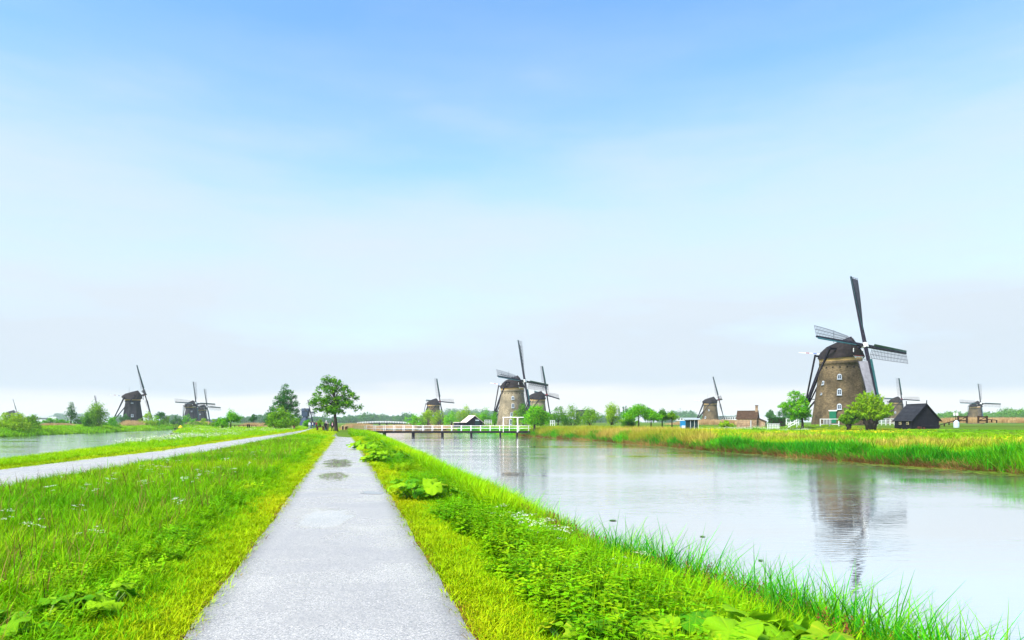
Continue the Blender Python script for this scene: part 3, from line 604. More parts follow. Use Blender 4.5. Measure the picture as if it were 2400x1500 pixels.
def post_mill():
    ppm = 4.7; Y = F / ppm; b = Vector(AT(716, 993, Y)); root = empty('post_mill', b, math.atan2(-b.y, -b.x) + math.radians(68), 0.77)
    tag(root, 'dark blue hollow post mill between the two trees', 'windmill')
    bl = pm('post_mill_boards', (0.022, 0.038, 0.070), (0.034, 0.055, 0.095), 1.0, 0.6, stretch=(6, 6, 0.5))
    m = MB(); m.lathe([(4.1, -1), (3.3, 0.6), (1.15, 4.4)], 8, 0, 0.4); m.build('lower_tower', bl, root)
    m = MB(); m.lathe([(3.4, 0.2), (3.6, 0.6), (1.3, 4.6)], 8, 0, 0.4, False); m.build('skirt', bl, root)
    m = MB(); w, d = 1.75, 2.0; m.box((0, 0, 6.9), (2 * d, 2 * w, 4.6)); m.build('body', bl, root)
    m = MB(); m.add([(-d - .25, -w - .3, 8.2), (d + .5, -w - .3, 8.2), (d + .5, w + .3, 8.2), (-d - .25, w + .3, 8.2), (-d - .25, -0.9, 9.9), (d + .5, -0.9, 9.9), (d + .5, 0.9, 9.9), (-d - .25, 0.9, 9.9)],
          [(0, 1, 5, 4), (2, 3, 7, 6), (4, 5, 6, 7), (1, 2, 6, 5), (3, 0, 4, 7), (0, 3, 2, 1)]); m.build('roof', bl, root)
    for sg in (-1, 1):
        m = MB(); m.beam((-2.2, sg * 1.5, 4.6), (-4.2, sg * 0.4, 0.4), 0.25); m.build('tail_brace', M['dark_beam'], root)
    hub = Vector((3.1, 0, 7.6)); m = MB(); m.tube([(1.5, 0, 7.35), hub + Vector((0.5, 0, 0.1))], [0.3, 0.3], 8); m.build('windshaft', M['dark_beam'], root)
    global RS
    keep = RS; RS = 8.0
    for j in range(4): build_sail(root, math.radians(3) + j * math.pi / 2, None, 1, hub)
    RS = keep
post_mill()
# ------------------------------------------------------------------ foliage
leafmat('leaf_bright', (0.035, 0.24, 0.002), (0.11, 0.40, 0.003), (0.26, 0.54, 0.004))
leafmat('leaf_dark', (0.016, 0.11, 0.006), (0.07, 0.24, 0.007), (0.20, 0.40, 0.008))
leafmat('leaf_olive', (0.06, 0.22, 0.006), (0.14, 0.34, 0.008), (0.26, 0.42, 0.016))
leafmat('leaf_willow', (0.13, 0.32, 0.005), (0.25, 0.45, 0.006), (0.40, 0.52, 0.015))
leafmat('leaf_blue', (0.02, 0.11, 0.028), (0.05, 0.18, 0.035), (0.10, 0.25, 0.03))
leafmat('leaf_hedge', (0.012, 0.10, 0.012), (0.025, 0.15, 0.014), (0.04, 0.20, 0.02))
leafmat('blossom', (0.55, 0.55, 0.42), (0.7, 0.7, 0.6), (0.75, 0.72, 0.5), transl=0.2)
pm('bark', (0.022, 0.018, 0.014), (0.05, 0.040, 0.030), 3.0, 0.9, 0.6, 12, stretch=(1, 1, 0.3))
pm('bark_pale', (0.07, 0.06, 0.04), (0.11, 0.09, 0.06), 3.0, 0.9, 0.6, 12, stretch=(1, 1, 0.3))

def leaf_cloud(rs, centers, crad, nper, size, up=0.35, long=1.0):
    """many small pointed leaf faces gathered round the given centres"""
    C = np.repeat(np.asarray(centers, float), nper, 0); n = len(C)
    R = np.repeat(np.asarray(crad, float), nper)
    d = rs.normal(size=(n, 3)); d /= np.linalg.norm(d, axis=1)[:, None]; d[:, 2] *= 0.8
    rad = R * rs.random(n) ** 0.45
    P = C + d * rad[:, None]
    nr = rs.normal(size=(n, 3)) + d * 0.5; nr[:, 2] += up; nr /= np.linalg.norm(nr, axis=1)[:, None]
    a = rs.normal(size=(n, 3)); u = np.cross(nr, a); u /= np.linalg.norm(u, axis=1)[:, None]; v = np.cross(nr, u)
    sz = size * (0.6 + 0.8 * rs.random(n))[:, None]
    V = np.stack([P - u * sz * 0.9 * long, P - v * sz * 0.42 + nr * sz * 0.10, P + u * sz * 0.9 * long, P + v * sz * 0.42 + nr * sz * 0.10], 1)
    tint = np.repeat(rs.random(len(centers)), nper) * 0.55 + rs.random(n) * 0.45
    tint = np.clip(tint, 0, 1)
    return V.reshape(-1, 3), np.arange(n * 4), np.repeat(tint, 4)
def in_lobes(rs, lobes, n_total):
    """lobes: (x, y, z, rx, ry, rz); points spread through them, thicker toward the skin"""
    vol = np.array([l[3] * l[4] * l[5] for l in lobes]) ** 0.75; cnt = np.maximum(1, (n_total * vol / vol.sum()).astype(int)); out = []
    for l, c in zip(lobes, cnt):
        d = rs.normal(size=(c, 3)); d /= np.linalg.norm(d, axis=1)[:, None]
        r = 0.35 + 0.65 * rs.random(c) ** 0.5
        out.append(np.array(l[:3]) + d * r[:, None] * np.array(l[3:6]))
    return np.concatenate(out)
def make_tree(name, label, base, lobes, trunk_h, trunk_r, nclus, nleaf, leaf, crad, mat, seed, cat='tree', group=None, bark='bark', lean=(0, 0), up=0.35, long=1.0, nb=None, sub=None, minz=0.15):
    rs = np.random.default_rng(seed); root = empty(name, base); tag(root, label, cat, group)
    C = in_lobes(rs, lobes, nclus); C[:, 2] = np.maximum(C[:, 2], minz)
    V, Fq, ti = leaf_cloud(rs, C, crad * (0.6 + 0.7 * rs.random(len(C))), nleaf, leaf, up, long)
    link_mesh('crown', np_mesh('crown', V, Fq, 4, M[mat], attrs={'tint': ti}), root)
    if sub:
        k = rs.choice(len(C), max(3, len(C) // 4), replace=False)
        V, Fq, ti = leaf_cloud(rs, C[k], np.full(len(k), crad), sub[1], leaf * 0.8, 0.8); link_mesh('blossom', np_mesh('blossom', V, Fq, 4, M[sub[0]], attrs={'tint': ti}), root)
    tb = MB(); top = Vector((lean[0], lean[1], trunk_h)); zt = max(c[2] for c in C) * 0.8
    if trunk_r > 0:
        tb.tube([(0, 0, -0.3), (lean[0] * .15, lean[1] * .15, trunk_h * 0.12), (lean[0] * .5, lean[1] * .5, trunk_h * 0.55), top], [trunk_r * 1.7, trunk_r * 1.12, trunk_r * 0.95, trunk_r * 0.85], 9)
        cz = Vector(C.mean(0)); lead = Vector((cz.x * 0.7 + lean[0] * .3, cz.y * 0.7, zt))
        tb.tube([top, top.lerp(lead, 0.5) + Vector((0.1, 0, 0)), lead], [trunk_r * 0.85, trunk_r * 0.5, trunk_r * 0.12], 7)
    nb = nb if nb is not None else min(34, len(C)); ids = rs.choice(len(C), min(nb, len(C)), replace=False)
    for i in ids:
        c = Vector(C[i])
        if trunk_r > 0:
            f = min(0.95, max(0.0, (c.z - trunk_h) / max(0.5, zt - trunk_h) * 0.6)); a = top.lerp(lead, f)
            if c.z < trunk_h: a = top * 0.9
        else: a = Vector((c.x * 0.25, c.y * 0.25, -0.1)); 
        mid = a.lerp(c, 0.5); mid.z += 0.12 * (c - a).length * (1 if trunk_r > 0 else 0.3)
        r0 = (trunk_r * 0.32 if trunk_r > 0 else 0.05); tb.tube([a, mid, c], [r0, r0 * 0.6, r0 * 0.22], 5)
    tb.build('trunk', M[bark], root, True)
    return root
def from_px(lob, bx, by, ppm, rs):
    """crown lobes measured as picture ellipses (cx, cy, rx, ry) about a foot at (bx, by); depth is rounded out"""
    out = []
    for cx, cy, rx, ry in lob:
        out.append(((cx - bx) / ppm, rs.uniform(-0.5, 0.5) * rx / ppm, (by - cy) / ppm, rx / ppm, rx / ppm * 1.05, ry / ppm))
    return out
def tree_px(name, label, bx, by, z, lob, trunk_px, trunk_r, nclus, nleaf, leaf, crad, mat, seed, **kw):
    Y = kw.pop('Y', None)
    if Y is None: Y = F * (EYE - z) / (by - HOR)
    base = AT(bx, by, Y); ppm = F / Y; rs = random.Random(seed)
    return make_tree(name, label, base, from_px(lob, bx, by, ppm, rs), trunk_px / ppm, trunk_r, nclus, nleaf, leaf, crad, mat, seed, **kw)

# the tall spreading tree beside the path
k_ = 7.893
def c4(x, y, rx, ry): return (600 + x / k_, 860 + y / k_, rx / k_, ry / k_)
oak = [c4(1310, 230, 95, 85), c4(1470, 300, 120, 90), c4(1220, 380, 90, 75), c4(1390, 430, 150, 90), c4(1600, 420, 110, 85), c4(1130, 500, 70, 60), c4(1180, 640, 150, 80), c4(1040, 690, 60, 70), c4(1330, 620, 140, 100),
       c4(1560, 620, 150, 110), c4(1720, 520, 110, 75), c4(1830, 570, 60, 40), c4(1720, 700, 120, 70), c4(1850, 750, 85, 55), c4(1260, 770, 150, 60), c4(1450, 790, 150, 80), c4(1100, 800, 50, 35), c4(1580, 830, 70, 40), c4(1230, 905, 45, 18), c4(1340, 850, 60, 40)]
tree_px('tree', 'tall spreading tree with dark trunk standing right of the walkers', 788, 1011, 0, oak, 34, 0.30, 330, 26, 0.17, 0.55, 'leaf_dark', 11, nb=60, lean=(-0.2, 0))
con = [c4(540, 370, 45, 60), c4(520, 480, 80, 60), c4(640, 480, 60, 50), c4(440, 570, 80, 50), c4(570, 600, 120, 70), c4(710, 540, 40, 50), c4(690, 690, 90, 70), c4(400, 690, 110, 60), c4(560, 730, 130, 60), c4(330, 800, 90, 60), c4(700, 820, 90, 80), c4(280, 900, 100, 70), c4(760, 920, 60, 60), c4(240, 1000, 80, 70)]
tree_px('tree', 'conical dark green tree left of the hollow post mill', 664, 1004, 0, con, 10, 0.24, 300, 24, 0.17, 0.62, 'leaf_blue', 12, nb=50, Y=150)
bsh = [c4(430, 830, 100, 80), c4(350, 930, 130, 90), c4(520, 930, 160, 100), c4(330, 1040, 130, 80), c4(560, 1040, 190, 80), c4(720, 1020, 90, 80)]
tree_px('bush', 'bright green broad bush at the foot of the conical tree', 656, 1006, 0, bsh, 0, 0, 210, 34, 0.17, 0.8, 'leaf_olive', 13, cat='bush', Y=140)
# round tree at the bridge head
k3 = 5.77
def c3(x, y, rx, ry): return (1120 + x / k3, 780 + y / k3, rx / k3, ry / k3)
rnd = [c3(790, 1060, 110, 70), c3(700, 1120, 80, 60), c3(880, 1110, 90, 60), c3(790, 1150, 140, 70), c3(670, 1200, 60, 40), c3(920, 1190, 60, 50), c3(800, 1215, 120, 35)]
tree_px('tree', 'round leafy bright green tree at the far end of the white footbridge', 1252.6, 1011, 0, rnd, 14, 0.2, 230, 30, 0.15, 0.55, 'leaf_bright', 14, nb=30, Y=121)
# leafy tree left of the big mill
k2 = 8.0
def c2(x, y, rx, ry): return (1590 + x / k2, 870 + y / k2, rx / k2, ry / k2)
app = [c2(2180, 440, 100, 70), c2(2300, 500, 80, 60), c2(2160, 580, 110, 70), c2(2320, 620, 120, 80), c2(2010, 660, 90, 60), c2(2200, 720, 150, 80), c2(2400, 740, 90, 90), c2(2080, 760, 100, 60), c2(2250, 840, 140, 60), c2(2420, 860, 90, 60), c2(1920, 680, 50, 40), c2(2120, 870, 60, 40)]
tree_px('tree', 'rounded green fruit tree left of the largest windmill', 1881, 1004, 0.45, app, 12, 0.24, 280, 26, 0.15, 0.5, 'leaf_bright', 15, nb=40, Y=124)
# pollard willow with many upright shoots
def willow(px, py, Y, label, seed, hw, hgt, nshoot, trunk_r, mat='leaf_willow', trunk_h=1.1):
    rs = np.random.default_rng(seed); b = AT(px, py, Y); root = empty('pollard_willow', b); tag(root, label, 'tree')
    tb = MB(); tb.tube([(0, 0, -0.3), (0.05, 0, trunk_h * .5), (0, 0, trunk_h)], [trunk_r * 0.9, trunk_r, trunk_r * 1.25], 10)
    for k in range(6):
        a = k * 1.05; tb.tube([(0, 0, trunk_h * .7), (trunk_r * 1.2 * math.cos(a), trunk_r * 1.2 * math.sin(a), trunk_h * 1.2)], [trunk_r * .7, trunk_r * .5], 7)
    tb.build('trunk', M['bark'], root, True)
    sh = MB(); C = []
    for k in range(nshoot):
        a = rs.uniform(0, 2 * math.pi); o = rs.random() ** 0.6; L_ = hgt * (1 - 0.45 * o ** 2) * rs.uniform(0.62, 1.08)
        p0 = Vector((trunk_r * o * math.cos(a), trunk_r * o * math.sin(a), trunk_h)); p2 = Vector((hw * o * math.cos(a), hw * o * math.sin(a) * 0.9, L_)); p1 = p0.lerp(p2, 0.5) + Vector((0, 0, 0.25 * L_ * o))
        pts = [p0.lerp(p1, t).lerp(p1.lerp(p2, t), t) for t in (0, .25, .5, .75, 1)]
        sh.tube(pts, [0.04, 0.034, 0.026, 0.018, 0.008], 5)
        for t in np.linspace(0.3, 1.0, 11):
            q = p0.lerp(p1, t).lerp(p1.lerp(p2, t), t); C.append(q[:])
    sh.build('shoots', M['bark_pale'], root)
    C = np.array(C); V, Fq, ti = leaf_cloud(rs, C, np.full(len(C), 0.24), 11, 0.115, 0.1, 2.2)
    link_mesh('crown', np_mesh('crown', V, Fq, 4, M[mat], attrs={'tint': ti}), root)
willow(2041, 1007, 112, 'pollard willow with stout dark trunk before the largest windmill', 21, 3.7, 6.1, 120, 0.85)
willow(1989, 1006, 114, 'dark leafy bush beside the pollard willow', 22, 1.75, 3.4, 46, 0.35, 'leaf_olive', 0.6)

# bushes: (x, foot y, half width, height, lift of land z or depth, material, label, seed, options)
def bankY(px, t): return t / (CA * (px - 1200) / F + SA)
def bush(px, py, w, h, Y, mat, label, seed, cat='bush', group=None, n=None, leaf=None, sub=None, trunk=0.0, name='bush', spiky=False, group_=None):
    if Y is None:
        Y = bankY(px, -61.0); py = HOR + (EYE - float(gxy((px - 1200) / F * Y, Y))) * F / Y
    ppm = F / Y; W = w / ppm * 1.22; H = h / ppm * 1.15; rr = random.Random(seed); lobes = []
    tr = H * trunk
    for k in range(9 if not spiky else 12):
        x = rr.uniform(-1, 1) * W * 0.68; q = 1 - abs(x) / W * 0.62; hz = tr + (H - tr) * rr.uniform(0.25, 0.72) * q
        rz = (H - tr) * rr.uniform(0.18, 0.30) * (1.3 if spiky else 1); rx = W * rr.uniform(0.2, 0.36) * (0.6 if spiky else 1)
        lobes.append((x, rr.uniform(-0.5, 0.5) * W, max(hz, rz * 0.7 + tr), rx, rx, rz))
    lobes.append((0, 0, tr + (H - tr) * 0.72, W * 0.34, W * 0.34, (H - tr) * 0.28))
    sc = Y / 120.0; lf = leaf or (0.15 * (0.6 + 0.4 * sc) if sc > 1 else 0.15)
    area = w * h; ncl = n or int(max(60, min(300, area * 0.14)))
    base = AT(px, py, Y)
    return make_tree(name, label, base, lobes, tr if trunk else 0.3, (0.05 + 0.02 * H) if trunk else 0, ncl, 24, lf, 0.16 * (W + H) * 0.7, mat, seed, cat=cat, group=group, sub=sub, nb=14, minz=tr * 0.8 + 0.1)
B = bush
# behind the reed bank, between the bridge and the hut
B(1308, 994, 26, 36, 175, 'leaf_dark', 'dark green hawthorn bush right of the round bridge tree', 31, trunk=0.1)
B(1340, 996, 26, 40, 178, 'leaf_olive', 'feathery green shrub behind the tan reeds, right of the hawthorn', 32, spiky=True)
B(1382, 996, 32, 36, 172, 'leaf_olive', 'broad hawthorn with white blossom above the tan reeds', 33, sub=('blossom', 5))
B(1434, 995, 22, 44, 170, 'leaf_willow', 'upright pale willow shrub standing alone above the reeds', 34, spiky=True)
B(1497, 1003, 38, 46, 130, 'leaf_bright', 'multi stemmed fruit tree with wide low crown, nearest the willow shrub', 35, cat='tree', name='tree', trunk=0.38)
B(1526, 1003, 22, 38, 131, 'leaf_bright', 'smaller fruit tree leaning on the wide low one', 36, cat='tree', name='tree', trunk=0.42)
B(1552, 1003, 14, 36, 132, 'leaf_dark', 'slim dark fruit tree on a thin stem', 37, cat='tree', name='tree', trunk=0.45)
B(1575, 1003, 14, 34, 133, 'leaf_olive', 'small sapling with two thin stems near the green hut', 38, cat='tree', name='tree', trunk=0.45)
B(1470, 1002, 18, 18, 132, 'leaf_dark', 'low dark bush under the wide fruit tree', 39)
B(1703, 1001, 17, 13, 140, 'leaf_willow', 'low rounded yellow green shrub beside the brick cottage', 40)
B(1478, 993, 26, 12, 190, 'leaf_olive', 'low hedge bush below the row of poplars', 41)
# round the boat barn
for i, (x, w, h, mt, lab) in enumerate([(968, 20, 24, 'leaf_bright', 'bright bush left of the distant windmill foot'), (1003, 20, 34, 'leaf_willow', 'tall willow bush covering the distant windmill foot'),
      (1030, 18, 32, 'leaf_willow', 'yellow green willow bush second from the windmill foot'), (1058, 18, 30, 'leaf_bright', 'green bush directly left of the boat barn'),
      (1092, 24, 40, 'leaf_willow', 'tall yellow green bush rising behind the boat barn roof'), (1138, 22, 36, 'leaf_bright', 'bright bush between boat barn and bridge windmill'), (984, 14, 22, 'leaf_olive', 'small olive bush between two bright ones by the canal')]):
    B(x, 997.5, w, h, 226 + 6 * (i % 3), mt, lab, 50 + i, spiky=(i in (1, 2, 4)))
B(1160, 998, 8, 30, 222, 'leaf_bright', 'thin bush at the tail of the bridge windmill', 60)
B(1226, 994, 14, 44, 212, 'leaf_dark', 'ivy dark shrub against the bridge windmill wall', 61, trunk=0.1)
B(1209, 996, 10, 30, 214, 'leaf_willow', 'slender yellow green shrub before the bridge windmill', 62, spiky=True)
# left canal's far bank
for i, (x, w, h, Y, mt, lab) in enumerate([(16, 36, 38, None, 'leaf_willow', 'willow scrub at the left picture edge on the far bank'), (46, 26, 38, None, 'leaf_willow', 'yellow green willow scrub on the far bank, second from the left'), (76, 22, 34, None, 'leaf_olive', 'rounded dark olive scrub ending the willow row')]):
    B(x, 1019 - i, w, h, Y, mt, lab, 70 + i, spiky=True, n=150)
B(229, 1006, 26, 58, None, 'leaf_olive', 'big rounded bush hiding a windmill on the far bank', 75, n=240)
B(205, 1003, 10, 34, None, 'leaf_dark', 'ragged shrub leaning left of the big rounded bush', 76)
B(264, 1008, 20, 26, None, 'leaf_bright', 'low leafy bush right of the big rounded bush', 77)
B(166, 992, 12, 44, 230, 'leaf_blue', 'slim dark poplar like tree alone on the far bank', 78, cat='tree', name='tree', trunk=0.15)
B(119, 992, 22, 10, 260, 'leaf_bright', 'low bright hedge shrub before the grey hall', 79)
B(146, 993, 16, 9, 262, 'leaf_bright', 'low hedge shrub next to the slim tree', 80)
B(187, 994, 16, 15, 230, 'leaf_blue', 'dark low shrub at the right of the slim tree', 81)
B(293, 988, 10, 16, 300, 'leaf_blue', 'blue green bush at the tail of the thatched windmill', 82)
B(347, 1004, 18, 32, None, 'leaf_willow', 'yellowish willow bush at the foot of the thatched windmill', 83, spiky=True)
B(366, 1004, 14, 26, None, 'leaf_bright', 'green bush beside the yellowish willow', 84)
B(377, 988, 12, 22, 240, 'leaf_hedge', 'round dark tree top between the windmills', 85, cat='tree', name='tree', trunk=0.2)
B(389, 1002, 12, 26, None, 'leaf_olive', 'mid green bush on the bank left of the landing', 86)
B(413, 1002, 13, 24, None, 'leaf_blue', 'dark bush behind the small landing', 87)
B(436, 1003, 16, 26, None, 'leaf_bright', 'rounded green bush below the twin windmills', 88)
B(464, 995, 14, 10, None, 'leaf_olive', 'low bush at the foot of the twin windmills', 89)
B(478, 994, 9, 16, None, 'leaf_willow', 'pale shrub in front of the half hidden windmill', 90)
B(507, 1001, 18, 20, 190, 'leaf_olive', 'loose bush where the left canal bends', 91)
B(541, 1003, 22, 36, 150, 'leaf_bright', 'small spreading bright tree above the lane verge', 92, cat='tree', name='tree', trunk=0.3)
B(519, 1003, 14, 22, 152, 'leaf_bright', 'bright bush touching the small spreading tree', 93)
B(594, 990, 8, 16, 260, 'leaf_hedge', 'single round tree far beyond the lane', 94, cat='tree', name='tree', trunk=0.2)
B(721, 1000, 10, 16, 190, 'leaf_bright', 'rounded green shrub in front of the post mill', 95)
B(751, 1000, 11, 14, 190, 'leaf_olive', 'yellow olive shrub behind the brown table', 96)
B(781, 998, 8, 12, 210, 'leaf_hedge', 'dark shrub behind the tall tree trunk', 97)
B(1806, 980, 7, 17, 330, 'leaf_blue', 'dark poplar top behind the cottage chimney', 98, cat='tree', name='tree', trunk=0.1)
B(1803, 983, 11, 17, 300, 'leaf_blue', 'blue green tree behind the clipped hedge', 99, cat='tree', name='tree', trunk=0.1)
B(1835, 983, 13, 26, 310, 'leaf_blue', 'tall blue green tree left of the fruit tree', 100, cat='tree', name='tree', trunk=0.1)
# row of slim poplars far off
for i, (x, h) in enumerate([(1451, 40), (1456, 30), (1461, 43), (1467, 45), (1471, 40), (1476, 43), (1480, 40), (1513, 42), (1518, 43), (1522, 41), (1531, 36)]):
    Y = 760; b = AT(x, 994, Y); ppm = F / Y; H = h / ppm; rw = 2.0 / ppm
    make_tree('poplar_tree', '%s slim poplar from the left in the far row above the fruit trees' % ('first', 'second', 'third', 'fourth', 'fifth', 'sixth', 'seventh', 'eighth', 'ninth', 'tenth', 'last')[i], b, [(0, 0, H * q, rw * (1.15 - abs(q - .45)), rw, H * 0.13) for q in (.25, .4, .55, .7, .84)], H * 0.15, 0.25, 60, 14, 0.5, 0.9, 'leaf_blue', 120 + i, cat='tree', group='poplars in the far row', nb=3, up=0.1)
# far woods that read as one mass
def woods(label, segs, mat, seed, dens=1.0):
    """segs: (x0, x1, top row, Y): uneven belt of tree tops"""
    rs = np.random.default_rng(seed); VV = []; TT = []
    for x0, x1, ytop, Y in segs:
        Y = Y * 2.1; ppm = F / Y; n = int((x1 - x0) * 1.1 * dens) + 3
        for i in range(n):
            px = rs.uniform(x0, x1); h = (HOR + 4 - ytop) / ppm * rs.uniform(0.78, 1.12); w = h * rs.uniform(0.28, 0.45)
            x, y, _ = AT(px, HOR, Y * rs.uniform(0.96, 1.06)); zb = -0.5
            C = in_lobes(rs, [(x, y, zb + h * 0.62, w, w, h * 0.36), (x + w * .4, y, zb + h * 0.35, w, w, h * 0.3)], 14)
            V, Fq, ti = leaf_cloud(rs, C, np.full(len(C), w * 0.45), 11, 0.0011 * Y, 0.3); VV.append(V); TT.append(np.clip(ti * 0.6 + rs.random() * 0.4, 0, 1))
    V = np.concatenate(VV); o = link_mesh('far_woods', np_mesh('far_woods', V, np.arange(len(V)), 4, M[mat], attrs={'tint': np.concatenate(TT)})); tag(o, label, 'woods', None, 'stuff')
woods('hazy far wood behind the footbridge and boat barn', [(800, 850, 975, 520), (848, 872, 967, 460), (868, 905, 972, 520), (905, 945, 977, 560), (925, 975, 974, 420), (948, 962, 968, 380), (1000, 1170, 972, 700), (1040, 1150, 962, 900), (1150, 1180, 966, 800)], 'leaf_blue', 201)
woods('hazy far wood along the horizon left of the lane trees', [(560, 640, 978, 520), (600, 640, 974, 500), (700, 760, 978, 560), (730, 800, 980, 600), (480, 560, 984, 700), (395, 420, 974, 640), (380, 480, 985, 700), (260, 300, 983, 620), (10, 20, 984, 900)], 'leaf_blue', 202)
woods('hazy far wood between poplars and brick cottage', [(1240, 1460, 984, 560), (1400, 1450, 976, 640), (1540, 1575, 967, 700), (1570, 1625, 964, 720), (1590, 1660, 974, 640), (1690, 1740, 977, 560), (1725, 1745, 972, 520), (1840, 1870, 970, 420)], 'leaf_blue', 203)
woods('green wood along the horizon behind the right edge windmill', [(2060, 2120, 975, 420), (2190, 2240, 969, 380), (2215, 2275, 966, 360), (2300, 2345, 966, 380), (2330, 2360, 974, 420), (2345, 2400, 957, 340), (2370, 2420, 960, 320)], 'leaf_dark', 204, 1.1)
woods('very pale far tree clumps beside the grey hall', [(128, 152, 972, 1300), (176, 192, 972, 1400), (270, 290, 978, 1100)], 'leaf_blue', 205)
# ------------------------------------------------------------------ grasses and herbs (uncountable: one object per kind and place)
IN = 'INSTANCER'
leafmat('grass_meadow', (0.075, 0.27, 0.001), (0.17, 0.41, 0.001), (0.36, 0.52, 0.002), IN, 0.28)
leafmat('grass_turf', (0.20, 0.36, 0.001), (0.31, 0.45, 0.001), (0.44, 0.44, 0.003), IN, 0.28)
leafmat('grass_bank', (0.07, 0.28, 0.001), (0.20, 0.46, 0.001), (0.40, 0.57, 0.002), IN, 0.28)
leafmat('sedge_green', (0.010, 0.19, 0.006), (0.05, 0.35, 0.005), (0.20, 0.50, 0.005), IN, 0.28)
leafmat('grass_far', (0.11, 0.36, 0.001), (0.24, 0.46, 0.002), (0.46, 0.45, 0.012), IN, 0.28)
leafmat('reed_gold', (0.20, 0.36, 0.005), (0.40, 0.36, 0.03), (0.58, 0.40, 0.10), IN, 0.3)
leafmat('reed_tan', (0.40, 0.24, 0.10), (0.52, 0.34, 0.16), (0.60, 0.43, 0.22), IN, 0.3, 0.75)
leafmat('reed_dead', (0.09, 0.045, 0.012), (0.20, 0.105, 0.03), (0.46, 0.30, 0.09), IN, 0.3, 0.8)
leafmat('herb_leaf', (0.05, 0.24, 0.002), (0.17, 0.40, 0.002), (0.42, 0.54, 0.004), IN, 0.28)
leafmat('flower_white', (0.62, 0.62, 0.40), (0.72, 0.72, 0.58), (0.76, 0.76, 0.66), IN, 0.3, 0.7)
leafmat('flower_yellow', (0.62, 0.48, 0.01), (0.70, 0.55, 0.015), (0.55, 0.50, 0.02), IN, 0.3, 0.7)
leafmat('sorrel_red', (0.13, 0.035, 0.02), (0.22, 0.06, 0.03), (0.32, 0.11, 0.04), IN, 0.25, 0.8)
leafmat('moss_brown', (0.16, 0.075, 0.012), (0.28, 0.15, 0.012), (0.36, 0.25, 0.012), IN, 0.25, 0.9)
leafmat('pad_green', (0.05, 0.12, 0.01), (0.12, 0.20, 0.012), (0.22, 0.24, 0.02), IN, 0.1, 0.4)

def blades(rs, n, h, spread, width, bend, stiff=0.35, hv=0.45):
    """n tapering, bending blades: returns verts, tris-as-quads, per-vertex blade value"""
    a0 = rs.uniform(0, 2 * np.pi, n); r0 = spread * np.sqrt(rs.random(n)); B0 = np.stack([r0 * np.cos(a0), r0 * np.sin(a0), np.zeros(n)], 1)
    az = rs.uniform(0, 2 * np.pi, n); D = np.stack([np.cos(az), np.sin(az), np.zeros(n)], 1); S_ = np.stack([-np.sin(az), np.cos(az), np.zeros(n)], 1)
    H = h * (1 - hv + 2 * hv * rs.random(n)); bd = bend * (0.3 + 1.2 * rs.random(n)); w = width * (0.7 + 0.6 * rs.random(n))
    lv = [(0.0, 0.9), (0.38, 1.0), (0.74, 0.66), (1.0, 0.06)]; V = []
    for t, ww in lv:
        fw = stiff * 0.35 * t + bd * t * t; up = t * np.sqrt(np.maximum(0.08, 1 - (bd * t * 0.72) ** 2))
        P = B0 + D * (H * fw)[:, None]; P[:, 2] += H * up
        V += [P - S_ * (w * ww / 2)[:, None], P + S_ * (w * ww / 2)[:, None]]
    V = np.stack(V, 1); idx = np.arange(n)[:, None] * 8
    Fq = np.concatenate([idx + np.array([[2 * k, 2 * k + 1, 2 * k + 3, 2 * k + 2]]) for k in range(3)], 1).reshape(-1)
    return V.reshape(-1, 3), Fq, np.repeat(rs.random(n), 8)
def quads(rs, P, size, up=1.0, long=1.0):
    n = len(P); nr = rs.normal(size=(n, 3)) * 0.6; nr[:, 2] += up; nr /= np.linalg.norm(nr, axis=1)[:, None]
    a = rs.normal(size=(n, 3)); u = np.cross(nr, a); u /= np.linalg.norm(u, axis=1)[:, None]; v = np.cross(nr, u); s = (size * (0.6 + 0.8 * rs.random(n)))[:, None]
    V = np.stack([P - u * s * long, P - v * s * .5, P + u * s * long, P + v * s * .5], 1)
    return V.reshape(-1, 3), np.arange(4 * n), np.repeat(rs.random(n), 4)
def join(*parts):
    Vs = []; Fs = []; Bs = []; Ms = []; o = 0
    for (V, Fq, b), mi in parts:
        Vs.append(V); Fs.append(Fq + o); Bs.append(b); Ms.append(np.full(len(Fq) // 4, mi)); o += len(V)
    return np.concatenate(Vs), np.concatenate(Fs), np.concatenate(Bs), np.concatenate(Ms)
def kit(name, makers, mats):
    """a small set of clump shapes, kept in a collection that is not in the scene"""
    c = bpy.data.collections.new(name)
    for i, fn in enumerate(makers):
        V, Fq, b, mi = fn(np.random.default_rng(900 + 17 * i + len(name)))
        me = np_mesh('%s_%02d' % (name, i), V, Fq, 4, [M[m] for m in mats], attrs={'blade': b}, mi=mi)
        c.objects.link(bpy.data.objects.new('%s_%02d' % (name, i), me))
    return c, len(makers)
def gkit(name, mat, n, h, spread, width, bend, stiff=0.35, hv=0.45, var=5):
    return kit(name, [lambda rs: join((blades(rs, n, h, spread, width, bend, stiff, hv), 0))] * var, [mat])
